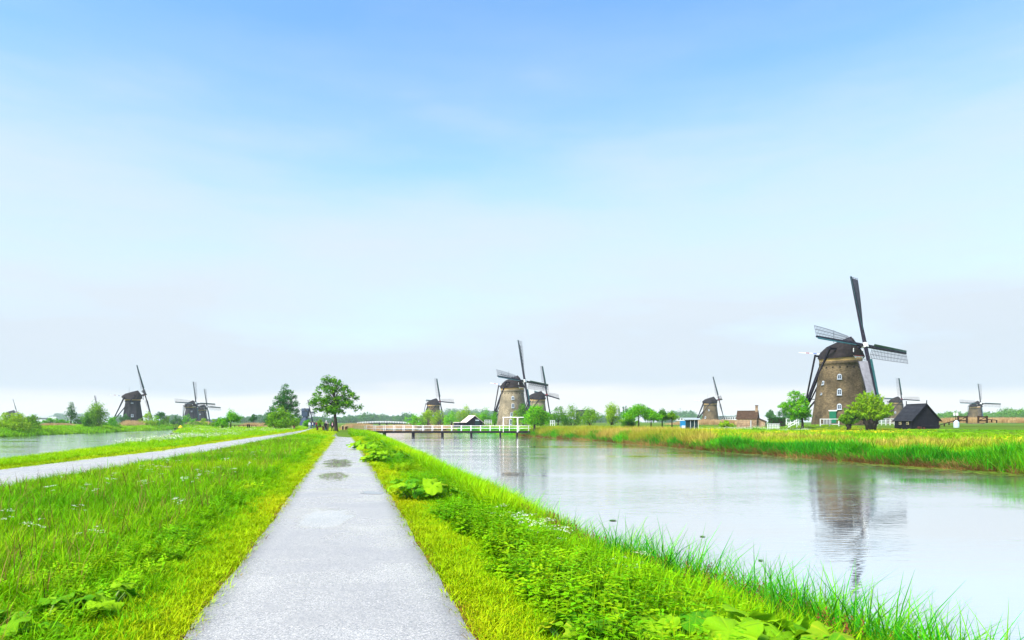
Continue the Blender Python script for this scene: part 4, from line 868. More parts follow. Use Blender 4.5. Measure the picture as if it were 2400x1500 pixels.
def scatter(name, label, cat, P, rotz, sc, tint, kt, tilt=0.0, seed=0):
    coll, nv = kt; rs = np.random.default_rng(seed + 5); n = len(P)
    me = bpy.data.meshes.new(name); me.vertices.add(n); me.vertices.foreach_set('co', np.asarray(P, 'f').ravel())
    rot = np.stack([rs.normal(size=n) * tilt, rs.normal(size=n) * tilt, rotz], 1)
    for k, arr, ty, f in (('rot', rot, 'FLOAT_VECTOR', 'vector'), ('scl', sc, 'FLOAT_VECTOR', 'vector'), ('tint', np.clip(tint, 0, 1), 'FLOAT', 'value')):
        a = me.attributes.new(k, ty, 'POINT'); a.data.foreach_set(f, np.asarray(arr, 'f').ravel())
    a = me.attributes.new('pick', 'INT', 'POINT'); a.data.foreach_set('value', rs.integers(0, nv, n).astype('i'))
    o = link_mesh(name, me); tag(o, label, cat, None, 'stuff')
    g = bpy.data.node_groups.new(name, 'GeometryNodeTree'); g.interface.new_socket('Geometry', in_out='INPUT', socket_type='NodeSocketGeometry'); g.interface.new_socket('Geometry', in_out='OUTPUT', socket_type='NodeSocketGeometry')
    gi = g.nodes.new('NodeGroupInput'); go = g.nodes.new('NodeGroupOutput'); ip = g.nodes.new('GeometryNodeInstanceOnPoints'); ci = g.nodes.new('GeometryNodeCollectionInfo')
    ci.inputs['Collection'].default_value = coll; ci.inputs['Separate Children'].default_value = True; ci.inputs['Reset Children'].default_value = True
    def na(nm, ty):
        q = g.nodes.new('GeometryNodeInputNamedAttribute'); q.data_type = ty; q.inputs['Name'].default_value = nm; return q.outputs['Attribute']
    K = g.links.new; K(gi.outputs[0], ip.inputs['Points']); K(ci.outputs[0], ip.inputs['Instance']); ip.inputs['Pick Instance'].default_value = True
    er = g.nodes.new('FunctionNodeEulerToRotation'); K(na('rot', 'FLOAT_VECTOR'), er.inputs[0]); K(er.outputs[0], ip.inputs['Rotation'])
    K(na('pick', 'INT'), ip.inputs['Instance Index']); K(na('scl', 'FLOAT_VECTOR'), ip.inputs['Scale']); K(ip.outputs[0], go.inputs[0])
    md = o.modifiers.new('scatter', 'NODES'); md.node_group = g
    return o
RS_ = np.random.default_rng(77); PH = RS_.uniform(0, 6.28, (12, 3))
def patchy(x, y, f):
    """smooth 0..1 variation over the ground"""
    v = 0
    for i in range(6):
        a = PH[i, 0]; v = v + np.sin((x * math.cos(a) + y * math.sin(a)) * f * (0.7 + 0.35 * i) + PH[i, 1]) / (1 + 0.35 * i)
    return np.clip(0.5 + 0.22 * v, 0, 1)
def zone(n, s0, s1, t0, t1, seed, c=0.0, tpow=1.0):
    rs = np.random.default_rng(seed); s = (s0 + c) * ((s1 + c) / (s0 + c)) ** rs.random(n) - c
    a = t0(s) if callable(t0) else np.full(n, t0); b = t1(s) if callable(t1) else np.full(n, t1)
    t = a + (b - a) * rs.random(n) ** tpow; x, y = st2xy(s, t); z = gz(s, t)
    px = 1200 + F * x / np.maximum(y, 0.3); py = HOR - F * (z + 0.6 - EYE) / np.maximum(y, 0.3)
    k = (y > 1.5) & (px > -260) & (px < 2660) & (py < 1720)
    return s[k], t[k], x[k], y[k], z[k], rs
BUTTER = [(1360, 5.0, .32), (1560, 4.85, .45), (1730, 4.8, .45), (1930, 4.8, .42), (2080, 4.9, .3), (70, 5.15, .42), (215, 5.7, .45), (1000, 14.3, .6), (905, 27.5, .8), (868, 40, .9)]
def clear_of(x, y):
    k = np.ones(len(x), bool)
    for px, Y, r in BUTTER: k &= np.hypot(x - (px - 1200) / F * Y, (y - Y) * 1.0) > r * 0.62
    return k
def lay(name, label, cat, kt, zn, hs=(0.8, 1.2), wide=0.0, tintf=0.0, tr=(0, 1), tilt=0.08, sink=0.02, seed=0, mask=None, patch=0.6, grow=0.0, hmul=None):
    s, t, x, y, z, rs = zn
    if mask is not None:
        k = mask(s, t, x, y); s, t, x, y, z = s[k], t[k], x[k], y[k], z[k]
    k = clear_of(x, y) | (rs.random(len(x)) < 0.3); s, t, x, y, z = s[k], t[k], x[k], y[k], z[k]
    n = len(s); h = rs.uniform(hs[0], hs[1], n) * (hmul(s, t) if hmul else 1); d = np.hypot(x, y); w = h ** 0.5 * (1 + d * wide)
    ti = tr[0] + (tr[1] - tr[0]) * (patch * patchy(x, y, tintf) + (1 - patch) * rs.random(n)) if tintf else tr[0] + (tr[1] - tr[0]) * rs.random(n)
    return scatter(name, label, cat, np.stack([x, y, z - sink], 1), rs.uniform(0, 6.28, n), np.stack([w, w, h * (1 + d * grow)], 1), ti, kt, tilt, seed)

K_meadow = gkit('meadow_tuft', 'grass_meadow', 34, 0.27, 0.13, 0.0095, 0.55)
K_turf = gkit('turf_tuft', 'grass_turf', 44, 0.055, 0.11, 0.0075, 0.8, 0.9)
K_bank = gkit('bank_tuft', 'grass_bank', 30, 0.40, 0.14, 0.012, 0.45)
K_tall = gkit('tall_tuft', 'grass_bank', 26, 0.62, 0.14, 0.014, 0.35, 0.25)
K_sedge = gkit('sedge_tuft', 'sedge_green', 15, 0.78, 0.09, 0.012, 0.62, 0.5, 0.35)
K_fsedge = gkit('far_sedge', 'sedge_green', 30, 1.0, 0.30, 0.04, 0.35, 0.35)
K_fgrass = gkit('far_tuft', 'grass_far', 28, 0.42, 0.32, 0.03, 0.5)
K_gold = gkit('gold_reed', 'reed_gold', 28, 1.15, 0.32, 0.03, 0.28, 0.25)
K_tan = gkit('tan_reed', 'reed_tan', 30, 1.7, 0.5, 0.045, 0.12, 0.12, 0.25)
K_dead = gkit('dead_reed', 'reed_dead', 22, 0.6, 0.25, 0.03, 0.8, 0.8)
K_stalk = gkit('seed_stalk', 'reed_dead', 5, 0.42, 0.12, 0.006, 0.2, 0.3)
K_moss = gkit('moss_tuft', 'moss_brown', 34, 0.05, 0.07, 0.012, 0.9, 0.9)
def herb(rs):
    """leafy stems, nettle-like: pairs of pointed leaves up each stem"""
    parts = []; L_ = []
    for k in range(5):
        bx, by = rs.normal(size=2) * 0.07; H = rs.uniform(0.28, 0.5); lx, ly = rs.normal(size=2) * 0.08
        for j in range(8):
            f = 0.2 + 0.8 * j / 7; c = np.array([bx + lx * f, by + ly * f, H * f]); a = j * 1.57 + rs.uniform(-.3, .3)
            for q in (0, math.pi):
                ln = 0.12 * (1.15 - 0.6 * f) * rs.uniform(0.8, 1.2); d = np.array([math.cos(a + q), math.sin(a + q), 0.25]); sd_ = np.array([-math.sin(a + q), math.cos(a + q), 0.0])
                L_ += [c, c + d * ln * .5 - sd_ * ln * .22, c + d * ln + np.array([0, 0, -ln * .25]), c + d * ln * .5 + sd_ * ln * .22]
    V = np.array(L_); leafs = (V, np.arange(len(V)), np.repeat(rs.random(len(V) // 4), 4))
    return join((leafs, 0), (blades(rs, 6, 0.4, 0.08, 0.008, 0.2), 0))
K_herb = kit('herb_clump', [herb] * 5, ['herb_leaf'])
def umbel(rs):
    parts = [(blades(rs, 5, 0.62, 0.05, 0.010, 0.2, 0.3, 0.2), 0)]; P = []
    for k in range(6):
        c = np.array([rs.normal() * .09, rs.normal() * .09, rs.uniform(0.48, 0.72)])
        q = rs.normal(size=(14, 3)) * np.array([.032, .032, .008]); P.append(c + q)
    parts.append((quads(rs, np.concatenate(P), 0.013), 1)); parts.append((quads(rs, rs.normal(size=(26, 3)) * np.array([.08, .08, .09]) + np.array([0, 0, .22]), 0.035, 0.4), 0))
    return join(*parts)
K_umbel = kit('umbel', [umbel] * 4, ['herb_leaf', 'flower_white'])
def umbel_far(rs):
    P = rs.normal(size=(22, 3)) * np.array([.28, .28, .10]) + np.array([0, 0, .62]); return join((quads(rs, P, 0.055), 1), (blades(rs, 12, 0.6, 0.25, 0.03, 0.4), 0))
K_umbelf = kit('far_umbel', [umbel_far] * 3, ['herb_leaf', 'flower_white'])
def butter(rs):
    P = rs.normal(size=(26, 3)) * np.array([.4, .4, .06]) + np.array([0, 0, .42]); return join((quads(rs, P, 0.06), 1), (blades(rs, 12, 0.4, 0.35, 0.03, 0.4), 0))
K_butter = kit('buttercup', [butter] * 3, ['grass_far', 'flower_yellow'])
def sorrel(rs):
    parts = [(blades(rs, 7, 0.42, 0.06, 0.009, 0.15, 0.2, 0.25), 0)]; P = []
    for k in range(5):
        bx, by = rs.normal(size=2) * .06; H = rs.uniform(.42, .62)
        P.append(np.stack([bx + rs.normal(size=26) * .009, by + rs.normal(size=26) * .009, np.linspace(H * .62, H, 26)], 1))
    parts.append((quads(rs, np.concatenate(P), 0.011, 0.2), 1)); return join(*parts)
K_sorrel = kit('sorrel', [sorrel] * 4, ['herb_leaf', 'sorrel_red'])
def pad(rs):
    a = np.linspace(0, 2 * np.pi, 9)[:-1]; V = []
    for k in range(7):
        c = rs.normal(size=2) * .5; r = rs.uniform(.06, .16); th = rs.uniform(0, 6)
        for j in range(3):
            aa = th + j * 2.0; V += [(c[0], c[1], .012), (c[0] + r * math.cos(aa), c[1] + r * math.sin(aa), .012), (c[0] + r * math.cos(aa + 1), c[1] + r * math.sin(aa + 1), .014), (c[0] + r * math.cos(aa + 1.9), c[1] + r * math.sin(aa + 1.9), .012)]
    V = np.array(V); return join(((V, np.arange(len(V)), np.repeat(rs.random(len(V) // 4), 4)), 0))
K_pad = kit('pad_patch', [pad] * 4, ['pad_green'])

EL = lambda s: -0.10 - PW + 0 * s
ER = lambda s: -0.10 + PW + 0 * s
# short verges
lay('turf', 'short yellow green turf edging the left side of the footpath', 'grass', K_turf, zone(9000, 3.5, 74, lambda s: EL(s) - 0.8, lambda s: EL(s) - 0.05, 301), (0.7, 1.4), 0.03, 0.9, tr=(0.1, 1.0), tilt=0.15)
lay('turf', 'short yellow green turf edging the right side of the footpath', 'grass', K_turf, zone(9000, 3.5, 74, lambda s: ER(s) + 0.05, lambda s: ER(s) + 0.75, 302), (0.7, 1.4), 0.03, 0.9, tr=(0.1, 1.0), tilt=0.15)
lay('moss', 'rusty brown moss along the left footpath edge', 'moss', K_moss, zone(1800, 3.5, 40, lambda s: EL(s) - 0.09, lambda s: EL(s) + 0.04, 303), (0.5, 1.0), 0.01, 0, tilt=0.2, mask=lambda s, t, x, y: patchy(x, y, 2.3) > 0.45)
lay('moss', 'rusty brown moss along the right footpath edge', 'moss', K_moss, zone(1800, 3.5, 40, lambda s: ER(s) - 0.04, lambda s: ER(s) + 0.09, 304), (0.5, 1.0), 0.01, 0, tilt=0.2, mask=lambda s, t, x, y: patchy(x, y, 2.3) > 0.45)
lay('turf', 'short turf along the near edge of the lane', 'grass', K_turf, zone(3000, 10, 150, lambda s: road_r(s) - 0.05, lambda s: np.minimum(road_r(s) + 1.0, EL(s)), 305), (0.8, 1.6), 0.03, 0.5, tr=(0.2, 1.0), tilt=0.15)
lay('turf', 'short turf along the far edge of the lane', 'grass', K_turf, zone(3000, 10, 150, lambda s: road_l(s) - 1.3, lambda s: road_l(s) + 0.05, 306), (0.8, 1.6), 0.03, 0.5, tr=(0.2, 1.0), tilt=0.15)
# meadow between footpath and lane
lay('grass', 'long bright green grass between the footpath and the lane', 'grass', K_meadow, zone(15000, 3.0, 78, lambda s: road_r(s) + 0.45, lambda s: EL(s) - 0.3, 311), (0.5, 1.0), 0.022, 0.5, tr=(0.0, 1.0), tilt=0.2, patch=0.5, hmul=lambda s, t: 0.35 + 0.65 * np.clip((EL(s) - 0.3 - t) / 1.3, 0, 1))
lay('grass', 'reddish seed stalks standing in the footpath meadow', 'grass', K_stalk, zone(1500, 3.0, 60, lambda s: road_r(s) + 0.8, lambda s: EL(s) - 1.2, 314), (0.7, 1.1), 0.01, 0, tilt=0.2)
lay('herbs', 'low leafy weeds along the footpath meadow edge', 'weeds', K_herb, zone(1300, 3.0, 60, lambda s: EL(s) - 2.2, lambda s: EL(s) - 0.75, 312), (0.3, 0.6), 0.01, 0.7, tilt=0.2)
lay('grass', 'short grass around the brown table beyond the crossing', 'grass', K_turf, zone(2600, 76, 175, lambda s: road_r(s) + 0.2, lambda s: -1.7 + 0 * s, 313), (1.2, 2.4), 0.03, 0.2, tr=(0.0, 0.9))
# right bank of the footpath
lay('grass', 'bright green grass on the slope right of the footpath', 'grass', K_bank, zone(15000, 3.2, 120, lambda s: ER(s) + 0.3, lambda s: 4.9 + bulge(s), 321, tpow=0.9), (0.5, 1.0), 0.018, 0.5, tilt=0.2, patch=0.5, hmul=lambda s, t: 0.22 + 0.78 * np.clip((t - 1.4) / 2.0, 0, 1))
lay('herbs', 'nettle like leafy weeds on the slope right of the footpath', 'weeds', K_herb, zone(2700, 3.2, 60, lambda s: ER(s) + 0.65, lambda s: 4.6 + bulge(s), 322), (0.45, 0.95), 0.012, 0.6, tilt=0.15, mask=lambda s, t, x, y: patchy(x, y, 0.8) > 0.36)
lay('grass', 'tall upright grass along the brink of the right bank', 'grass', K_tall, zone(9000, 12, 125, lambda s: 2.7 + 0 * s, lambda s: 5.0 + bulge(s), 323), (0.4, 0.8), 0.016, 0.35, tr=(0.25, 1.0), tilt=0.1)
lay('sedge', 'arching dark green sedge at the near water edge', 'sedge', K_sedge, zone(760, 3.2, 9.5, lambda s: 4.2 + bulge(s), lambda s: 5.2 + bulge(s), 324), (0.55, 1.08), 0.0, 0, tilt=0.1)
lay('sedge', 'scattered sedge along the right bank waterline', 'sedge', K_sedge, zone(420, 9, 50, lambda s: 4.2 + bulge(s), lambda s: 5.2 + bulge(s), 325), (0.5, 0.95), 0.004, 0, tilt=0.12)
lay('sorrel', 'dark red sorrel spikes along the water edge', 'sorrel', K_sorrel, zone(650, 4.5, 26, lambda s: 4.0 + bulge(s), lambda s: 5.1 + bulge(s), 326), (0.7, 1.1), 0.004, 0, tilt=0.12)
lay('wild_flowers', 'white umbel flowers scattered on the right bank', 'flowers', K_umbel, zone(12, 6.8, 10.5, lambda s: 2.0 + 0 * s, lambda s: 3.3 + 0 * s, 327), (0.45, 0.75), 0.0, 0, tilt=0.1)
lay('wild_flowers', 'a few white umbel flowers in the meadow left of the path', 'flowers', K_umbel, zone(60, 6, 40, lambda s: road_r(s) + 1.0, lambda s: EL(s) - 1.5, 328), (0.4, 0.62), 0.0, 0, tilt=0.1)
# left bank beyond the lane
lay('grass', 'tall bright grass between lane and left canal', 'grass', K_tall, zone(13000, 12, 230, lambda s: -16.0 - lbank(s), lambda s: np.maximum(road_l(s) - 1.1, -14.5), 331), (0.3, 0.58), 0.014, 0.3, tr=(0.3, 1.0), tilt=0.1, hmul=lambda s, t: 0.6 + 0.5 * np.clip((s - 30) / 60, 0, 1))
lay('wild_flowers', 'white cow parsley in the grass between lane and left canal', 'flowers', K_umbelf, zone(600, 38, 200, lambda s: -15.2 - lbank(s), lambda s: np.maximum(road_l(s) - 1.6, -13.5), 332), (0.5, 0.85), 0.0, 0, tilt=0.1, mask=lambda s, t, x, y: patchy(x, y, 0.16) > 0.40)
# far bank across the right canal
fb = lambda s: 33.2 + 0.6 * np.sin(s * 0.09 + 0.6) + 0.3 * np.sin(s * 0.31)
lay('sedge', 'tall green sedge fringing the far bank of the right canal', 'sedge', K_fsedge, zone(6000, 8, 200, lambda s: fb(s) - 0.25, lambda s: fb(s) + 1.7, 341, 10), (0.35, 0.9), 0.004, 0.35, tilt=0.12, tr=(0, 1.0), hmul=lambda s, t: 0.35 + 0.9 * patchy(*st2xy(s, t), 0.7))
lay('reeds', 'golden reeds on the far bank right of the footbridge', 'reeds', K_gold, zone(6500, 58, 122, lambda s: fb(s) + 0.3, lambda s: fb(s) + 14, 342, 0, 1.3), (0.5, 0.95), 0.004, 0.15, tilt=0.08, mask=lambda s, t, x, y: (t - fb(s)) < np.clip((s - 55) * 0.35, 0.0, 13))
lay('reeds', 'brown dead stalks overhanging the far waterline', 'reeds', K_dead, zone(2300, 8, 130, lambda s: fb(s) - 0.5, lambda s: fb(s) + 0.1, 343, 10), (0.35, 0.9), 0.004, 0.3, tilt=0.25)
lay('grass', 'yellow green hay meadow across the right canal', 'grass', K_fgrass, zone(19000, 6, 170, lambda s: fb(s) + 1.2, 92, 344, 25, 1.4), (0.6, 1.1), 0.010, 0.09, tilt=0.1, patch=0.75, hmul=lambda s, t: 1.0 - 0.72 * np.clip((t - 58) / 16, 0, 1))
lay('grass', 'reddish dry grass patches in the hay meadow', 'grass', K_gold, zone(2600, 6, 110, lambda s: fb(s) + 2.0, lambda s: fb(s) + 16, 345, 25), (0.35, 0.6), 0.008, 0.2, tilt=0.12, mask=lambda s, t, x, y: patchy(x, y, 0.22) > 0.45)
lay('wild_flowers', 'yellow buttercups in the hay meadow', 'flowers', K_butter, zone(1300, 10, 120, lambda s: fb(s) + 6, lambda s: fb(s) + 34, 346, 25), (0.8, 1.2), 0.006, 0.1, mask=lambda s, t, x, y: patchy(x, y, 0.12) > 0.52)
lay('wild_flowers', 'band of white cow parsley before hut and cottage', 'flowers', K_umbelf, zone(900, 40, 125, lambda s: 66 + 0 * s, lambda s: 84 + 0 * s, 347), (0.6, 0.9), 0.0, 0, mask=lambda s, t, x, y: (1200 + F * x / y < 1900) & (patchy(x, y, 0.25) > 0.42))
lay('floating_weed', 'floating leaves along the far waterline', 'water plants', K_pad, zone(520, 8, 130, lambda s: fb(s) - 2.6, lambda s: fb(s) - 0.3, 348, 10), (1, 1.6), 0.0, 0, tilt=0.0)
def at_water(o):
    me = o.data; n = len(me.vertices); a = np.zeros(n * 3, 'f'); me.vertices.foreach_get('co', a); a = a.reshape(-1, 3); a[:, 2] = WATER + 0.004; me.vertices.foreach_set('co', a.ravel())
at_water(bpy.data.objects['floating_weed'])
# reed beds given by where they are seen
def reedbed(label, x0, x1, Y0, Y1, n, hs, kt=K_tan, seed=1, name='reeds', z=None, tr=(0, 1), py=None):
    rs = np.random.default_rng(seed); Y = rs.uniform(Y0 or 1, Y1 or 2, n); q_ = rs.random(n) + 0.45 * (rs.random(n) - 0.5); xp = x0 + (x1 - x0) * q_; Y = bankY(xp, rs.uniform(-74, -61.5, n)) if Y0 is None else Y; x = (xp - 1200) / F * Y; s, t = xy2st(x, Y); zz = gz(s, t) if z is None else np.full(n, z)
    if py is not None: zz = EYE - (py - HOR) / F * Y
    h = rs.uniform(*hs, n) * (0.75 + 0.4 * patchy(x, Y, 0.3)) * np.clip(1.25 - 1.1 * np.abs(q_ - 0.5) ** 2 * 2.2, 0.35, 1); d = Y / 150
    scatter(name, label, 'reeds' if name == 'reeds' else 'grass', np.stack([x, Y, zz - 0.05], 1), rs.uniform(0, 6.28, n), np.stack([h ** .5 * d, h ** .5 * d, h], 1), tr[0] + (tr[1] - tr[0]) * rs.random(n), kt, 0.06, seed)
reedbed('tan reed bed behind shed and sluice at the right edge', 2180, 2440, 150, 190, 3000, (0.4, 0.65), seed=401, py=990.5)
reedbed('tan reed bed at the foot of the edge on brick windmill', 1590, 1745, 260, 330, 1700, (0.7, 1.1), seed=402)
reedbed('orange tan reeds on the bank right of the tall tree', 800, 880, 140, 160, 900, (0.5, 0.9), seed=403, z=-0.4)
reedbed('tan reeds along the canal behind the footbridge', 880, 1170, 228, 245, 1500, (0.5, 0.85), seed=404, z=-0.6)
reedbed('tan reeds on the far bank below the thatched windmill', 285, 345, None, None, 900, (0.6, 1.0), seed=405)
reedbed('tan reeds below the twin windmills', 440, 492, None, None, 800, (0.6, 1.0), seed=406)
reedbed('thin strip of tan reeds left of the slim tree', 92, 175, 215, 230, 900, (0.4, 0.6), seed=407, z=0.1)
reedbed('tan reeds beyond the lane fence', 560, 640, 190, 215, 900, (0.5, 0.85), seed=408, z=-0.3)
lay('grass', 'green fringe along the far bank of the left canal', 'grass', K_fgrass, zone(5000, 60, 330, -62.5, -57.6, 410), (1.0, 1.9), 0.006, 0.1, tr=(0, 0.7))
lay('grass', 'smooth bright pasture beyond the left canal', 'grass', K_fgrass, zone(5000, 60, 330, -110, -61, 411), (0.5, 0.8), 0.012, 0.05, tr=(0.1, 0.6))
lay('grass', 'grass around the path end and the boat barn', 'grass', K_fgrass, zone(3800, 124, 250, 33.5, 60, 412), (0.8, 1.3), 0.006, 0.1, tr=(0.1, 0.9))
lay('grass', 'rough grass beyond the crossing by the tall tree', 'grass', K_fgrass, zone(2600, 76, 230, lambda s: 0.9 + 0 * s, lambda s: 6.4 + 0 * s, 413), (0.6, 1.0), 0.004, 0.1, tr=(0.0, 0.7))
# ------------------------------------------------------------------ big-leaved plants near the camera
def big_leaf_mat(name, c1, c2):
    m = bpy.data.materials.new(name); m.use_nodes = True; t = m.node_tree; t.nodes.clear(); K = t.links.new
    out = N(t, 'ShaderNodeOutputMaterial'); b = N(t, 'ShaderNodeBsdfPrincipled', inp={'Roughness': 0.65, 'Specular IOR Level': 0.08})
    tcn = N(t, 'ShaderNodeTexCoord'); sx = N(t, 'ShaderNodeSeparateXYZ'); K(tcn.outputs['Object'], sx.inputs[0])
    ang = N(t, 'ShaderNodeMath', operation='ARCTAN2'); K(sx.outputs[1], ang.inputs[0]); K(sx.outputs[0], ang.inputs[1])
    wv = N(t, 'ShaderNodeMath', operation='MULTIPLY', inp={1: 4.0}); K(ang.outputs[0], wv.inputs[0])
    cs = N(t, 'ShaderNodeMath', operation='COSINE'); K(wv.outputs[0], cs.inputs[0]); ab = N(t, 'ShaderNodeMath', operation='ABSOLUTE'); K(cs.outputs[0], ab.inputs[0])
    pw = N(t, 'ShaderNodeMath', operation='POWER', inp={1: 60.0}); K(ab.outputs[0], pw.inputs[0])
    vo = N(t, 'ShaderNodeTexVoronoi', inp={'Scale': 14.0}); vo.feature = 'DISTANCE_TO_EDGE'; K(tcn.outputs['Object'], vo.inputs['Vector'])
    v2 = N(t, 'ShaderNodeMapRange', inp={1: 0.0, 2: 0.06, 3: 0.5, 4: 0.0}); K(vo.outputs['Distance'], v2.inputs[0])
    pv = N(t, 'ShaderNodeMath', operation='MULTIPLY', inp={1: 0.55}); K(pw.outputs[0], pv.inputs[0]); vein = N(t, 'ShaderNodeMath', operation='MAXIMUM'); K(pv.outputs[0], vein.inputs[0]); K(v2.outputs[0], vein.inputs[1])
    nz = N(t, 'ShaderNodeTexNoise', inp={'Scale': 5.0, 'Detail': 4.0}); K(tcn.outputs['Object'], nz.inputs['Vector'])
    oi = N(t, 'ShaderNodeObjectInfo'); ad = N(t, 'ShaderNodeMath', operation='MULTIPLY_ADD', inp={1: 0.5, 2: -0.2}); K(nz.outputs['Fac'], ad.inputs[0])
    a2 = N(t, 'ShaderNodeMath', operation='ADD'); K(ad.outputs[0], a2.inputs[0]); K(oi.outputs['Random'], a2.inputs[1])
    rp = ramp(t, [(0.1, c1), (0.9, c2)], 'LINEAR'); K(a2.outputs[0], rp.inputs['Fac'])
    mx = N(t, 'ShaderNodeMix'); mx.data_type = 'RGBA'; K(vein.outputs[0], mx.inputs[0]); K(rp.outputs[0], mx.inputs[6]); mx.inputs[7].default_value = (min(1, c2[0] * 1.25), c2[1] * 1.05, c2[2] * 2, 1)
    K(mx.outputs[2], b.inputs['Base Color']); tr = N(t, 'ShaderNodeBsdfTranslucent'); K(mx.outputs[2], tr.inputs[0])
    bp = N(t, 'ShaderNodeBump', inp={'Strength': 0.5, 'Distance': 0.02}); K(vein.outputs[0], bp.inputs['Height']); bp.invert = True; K(bp.outputs[0], b.inputs['Normal'])
    ms = N(t, 'ShaderNodeMixShader', inp={0: 0.35}); K(b.outputs[0], ms.inputs[1]); K(tr.outputs[0], ms.inputs[2]); K(ms.outputs[0], out.inputs[0]); MATS[name] = m
big_leaf_mat('butterbur_leaf', (0.06, 0.29, 0.006), (0.28, 0.53, 0.006))
big_leaf_mat('butterbur_yellow', (0.22, 0.40, 0.008), (0.38, 0.46, 0.010))
pm('stalk', (0.14, 0.28, 0.04), (0.18, 0.25, 0.06), 5.0, 0.6)
def leaf_mesh(seed):
    r = random.Random(seed); na, rings = 36, (0.3, 0.62, 0.86, 1.0); vs = [(0, 0, 0)]; fs = []; ph = [r.uniform(0, 6.28) for _ in range(6)]
    for q in rings:
        for k in range(na):
            a = 2 * math.pi * k / na; da = abs(((a - math.pi + math.pi) % (2 * math.pi)) - math.pi)
            R = 1.0 - 0.72 * math.exp(-(da / 0.32) ** 2) + 0.08 * math.sin(5 * a + ph[0]) * q + 0.05 * math.sin(9 * a + ph[1]) + 0.03 * math.sin(14 * a + ph[4]) + 0.09 * math.cos(2 * a)
            x, y = R * q * math.cos(a), R * q * math.sin(a) * 1.05
            z = 0.10 * q - 0.26 * q * q + 0.17 * q * q * math.sin(3 * a + ph[2]) + 0.13 * q * q * math.sin(5 * a + ph[3]) - 0.03 * q * math.cos(8 * a)
            vs.append((x, y, z))
    for k in range(na): fs.append((0, 1 + k, 1 + (k + 1) % na))
    for j in range(len(rings) - 1):
        for k in range(na): p = 1 + j * na; fs.append((p + k, p + na + k, p + na + (k + 1) % na, p + (k + 1) % na))
    me = bpy.data.meshes.new('butterbur_leaf'); me.from_pydata(vs, [], fs); me.polygons.foreach_set('use_smooth', [True] * len(fs)); return me
LM = {}
for mt in ('butterbur_leaf', 'butterbur_yellow'):
    LM[mt] = []
    for i in range(5):
        me = leaf_mesh(500 + i); me.materials.append(M[mt]); LM[mt].append(me)
def butterbur(label, x, y, leaves, seed, group='butterbur plants with big leaves'):
    """leaves: (dx, dy, height, size, yellow)"""
    r = random.Random(seed); z0 = float(gxy(x, y)); root = empty('butterbur', (x, y, z0)); tag(root, label, 'plant', group)
    st = MB()
    for (dx, dy, h, sz, ye) in leaves:
        o = link_mesh('leaf', LM['butterbur_yellow' if ye else 'butterbur_leaf'][r.randrange(5)], root)
        az = math.atan2(dy, dx) + r.uniform(-0.7, 0.7); til = r.uniform(0.0, 0.85); zz = float(gxy(x + dx, y + dy)) - z0 + h
        o.location = (dx, dy, zz); o.scale = (sz, sz, sz); o.rotation_euler = (Matrix.Rotation(az, 3, 'Z') @ Matrix.Rotation(til, 3, 'Y') @ Matrix.Rotation(r.uniform(-.25, .25), 3, 'X')).to_euler()
        st.tube([(dx * 0.55, dy * 0.55, -0.05), (dx * 0.8, dy * 0.8, zz * 0.6), (dx, dy, zz - 0.01)], [0.012, 0.010, 0.008], 5)
    st.build('stalks', M['stalk'], root, True)
def rnd_leaves(seed, n, R, hs, szs, py=0.1):
    r = random.Random(seed); out = []
    for k in range(n):
        a = r.uniform(0, 6.28); q = R * math.sqrt(r.random()); out.append((q * math.cos(a), q * math.sin(a), r.uniform(*hs), r.uniform(*szs), r.random() < py))
    return out
def px_spot(px, Y): return ((px - 1200) / F * Y, Y)
butterbur('big leaved butterbur right of the path at the bottom edge, with one yellowish leaf', *px_spot(1360, 5.0), rnd_leaves(1, 16, 0.32, (0.04, 0.16), (0.07, 0.12), 0.1), 1)
butterbur('broad butterbur at the bottom edge, second from the path', *px_spot(1560, 4.85), rnd_leaves(2, 26, 0.46, (0.07, 0.28), (0.10, 0.19), 0.04), 2)
butterbur('large butterbur in the middle of the bottom edge cluster', *px_spot(1730, 4.8), rnd_leaves(3, 26, 0.46, (0.14, 0.42), (0.11, 0.21), 0.04), 3)
butterbur('largest butterbur, with a wide yellow leaf, below the sedge', *px_spot(1930, 4.8), rnd_leaves(4, 22, 0.44, (0.2, 0.46), (0.11, 0.2), 0.0) + [(-0.05, -0.2, 0.50, 0.19, True), (0.28, -0.05, 0.38, 0.09, True)], 4)
butterbur('butterbur at the water side of the bottom edge cluster', *px_spot(2080, 4.9), rnd_leaves(5, 12, 0.3, (0.2, 0.42), (0.08, 0.13), 0.0), 5)
butterbur('butterbur in the bottom left corner of the meadow', *px_spot(70, 5.15), rnd_leaves(6, 14, 0.42, (0.08, 0.24), (0.08, 0.14), 0.05), 6)
butterbur('smaller butterbur just behind the bottom left corner one', *px_spot(215, 5.7), rnd_leaves(7, 13, 0.45, (0.07, 0.20), (0.07, 0.12), 0.1), 7)
butterbur('bold leaved butterbur halfway along the right bank', *px_spot(1000, 14.3), rnd_leaves(8, 36, 0.75, (0.12, 0.45), (0.10, 0.20), 0.02), 8)
butterbur('dark butterbur patch farther along the right bank', *px_spot(905, 27.5), rnd_leaves(9, 60, 1.0, (0.12, 0.5), (0.11, 0.2), 0.0), 9)
butterbur('distant butterbur patch near the path crossing', *px_spot(868, 40), rnd_leaves(10, 30, 1.2, (0.15, 0.5), (0.17, 0.28), 0.0), 10)
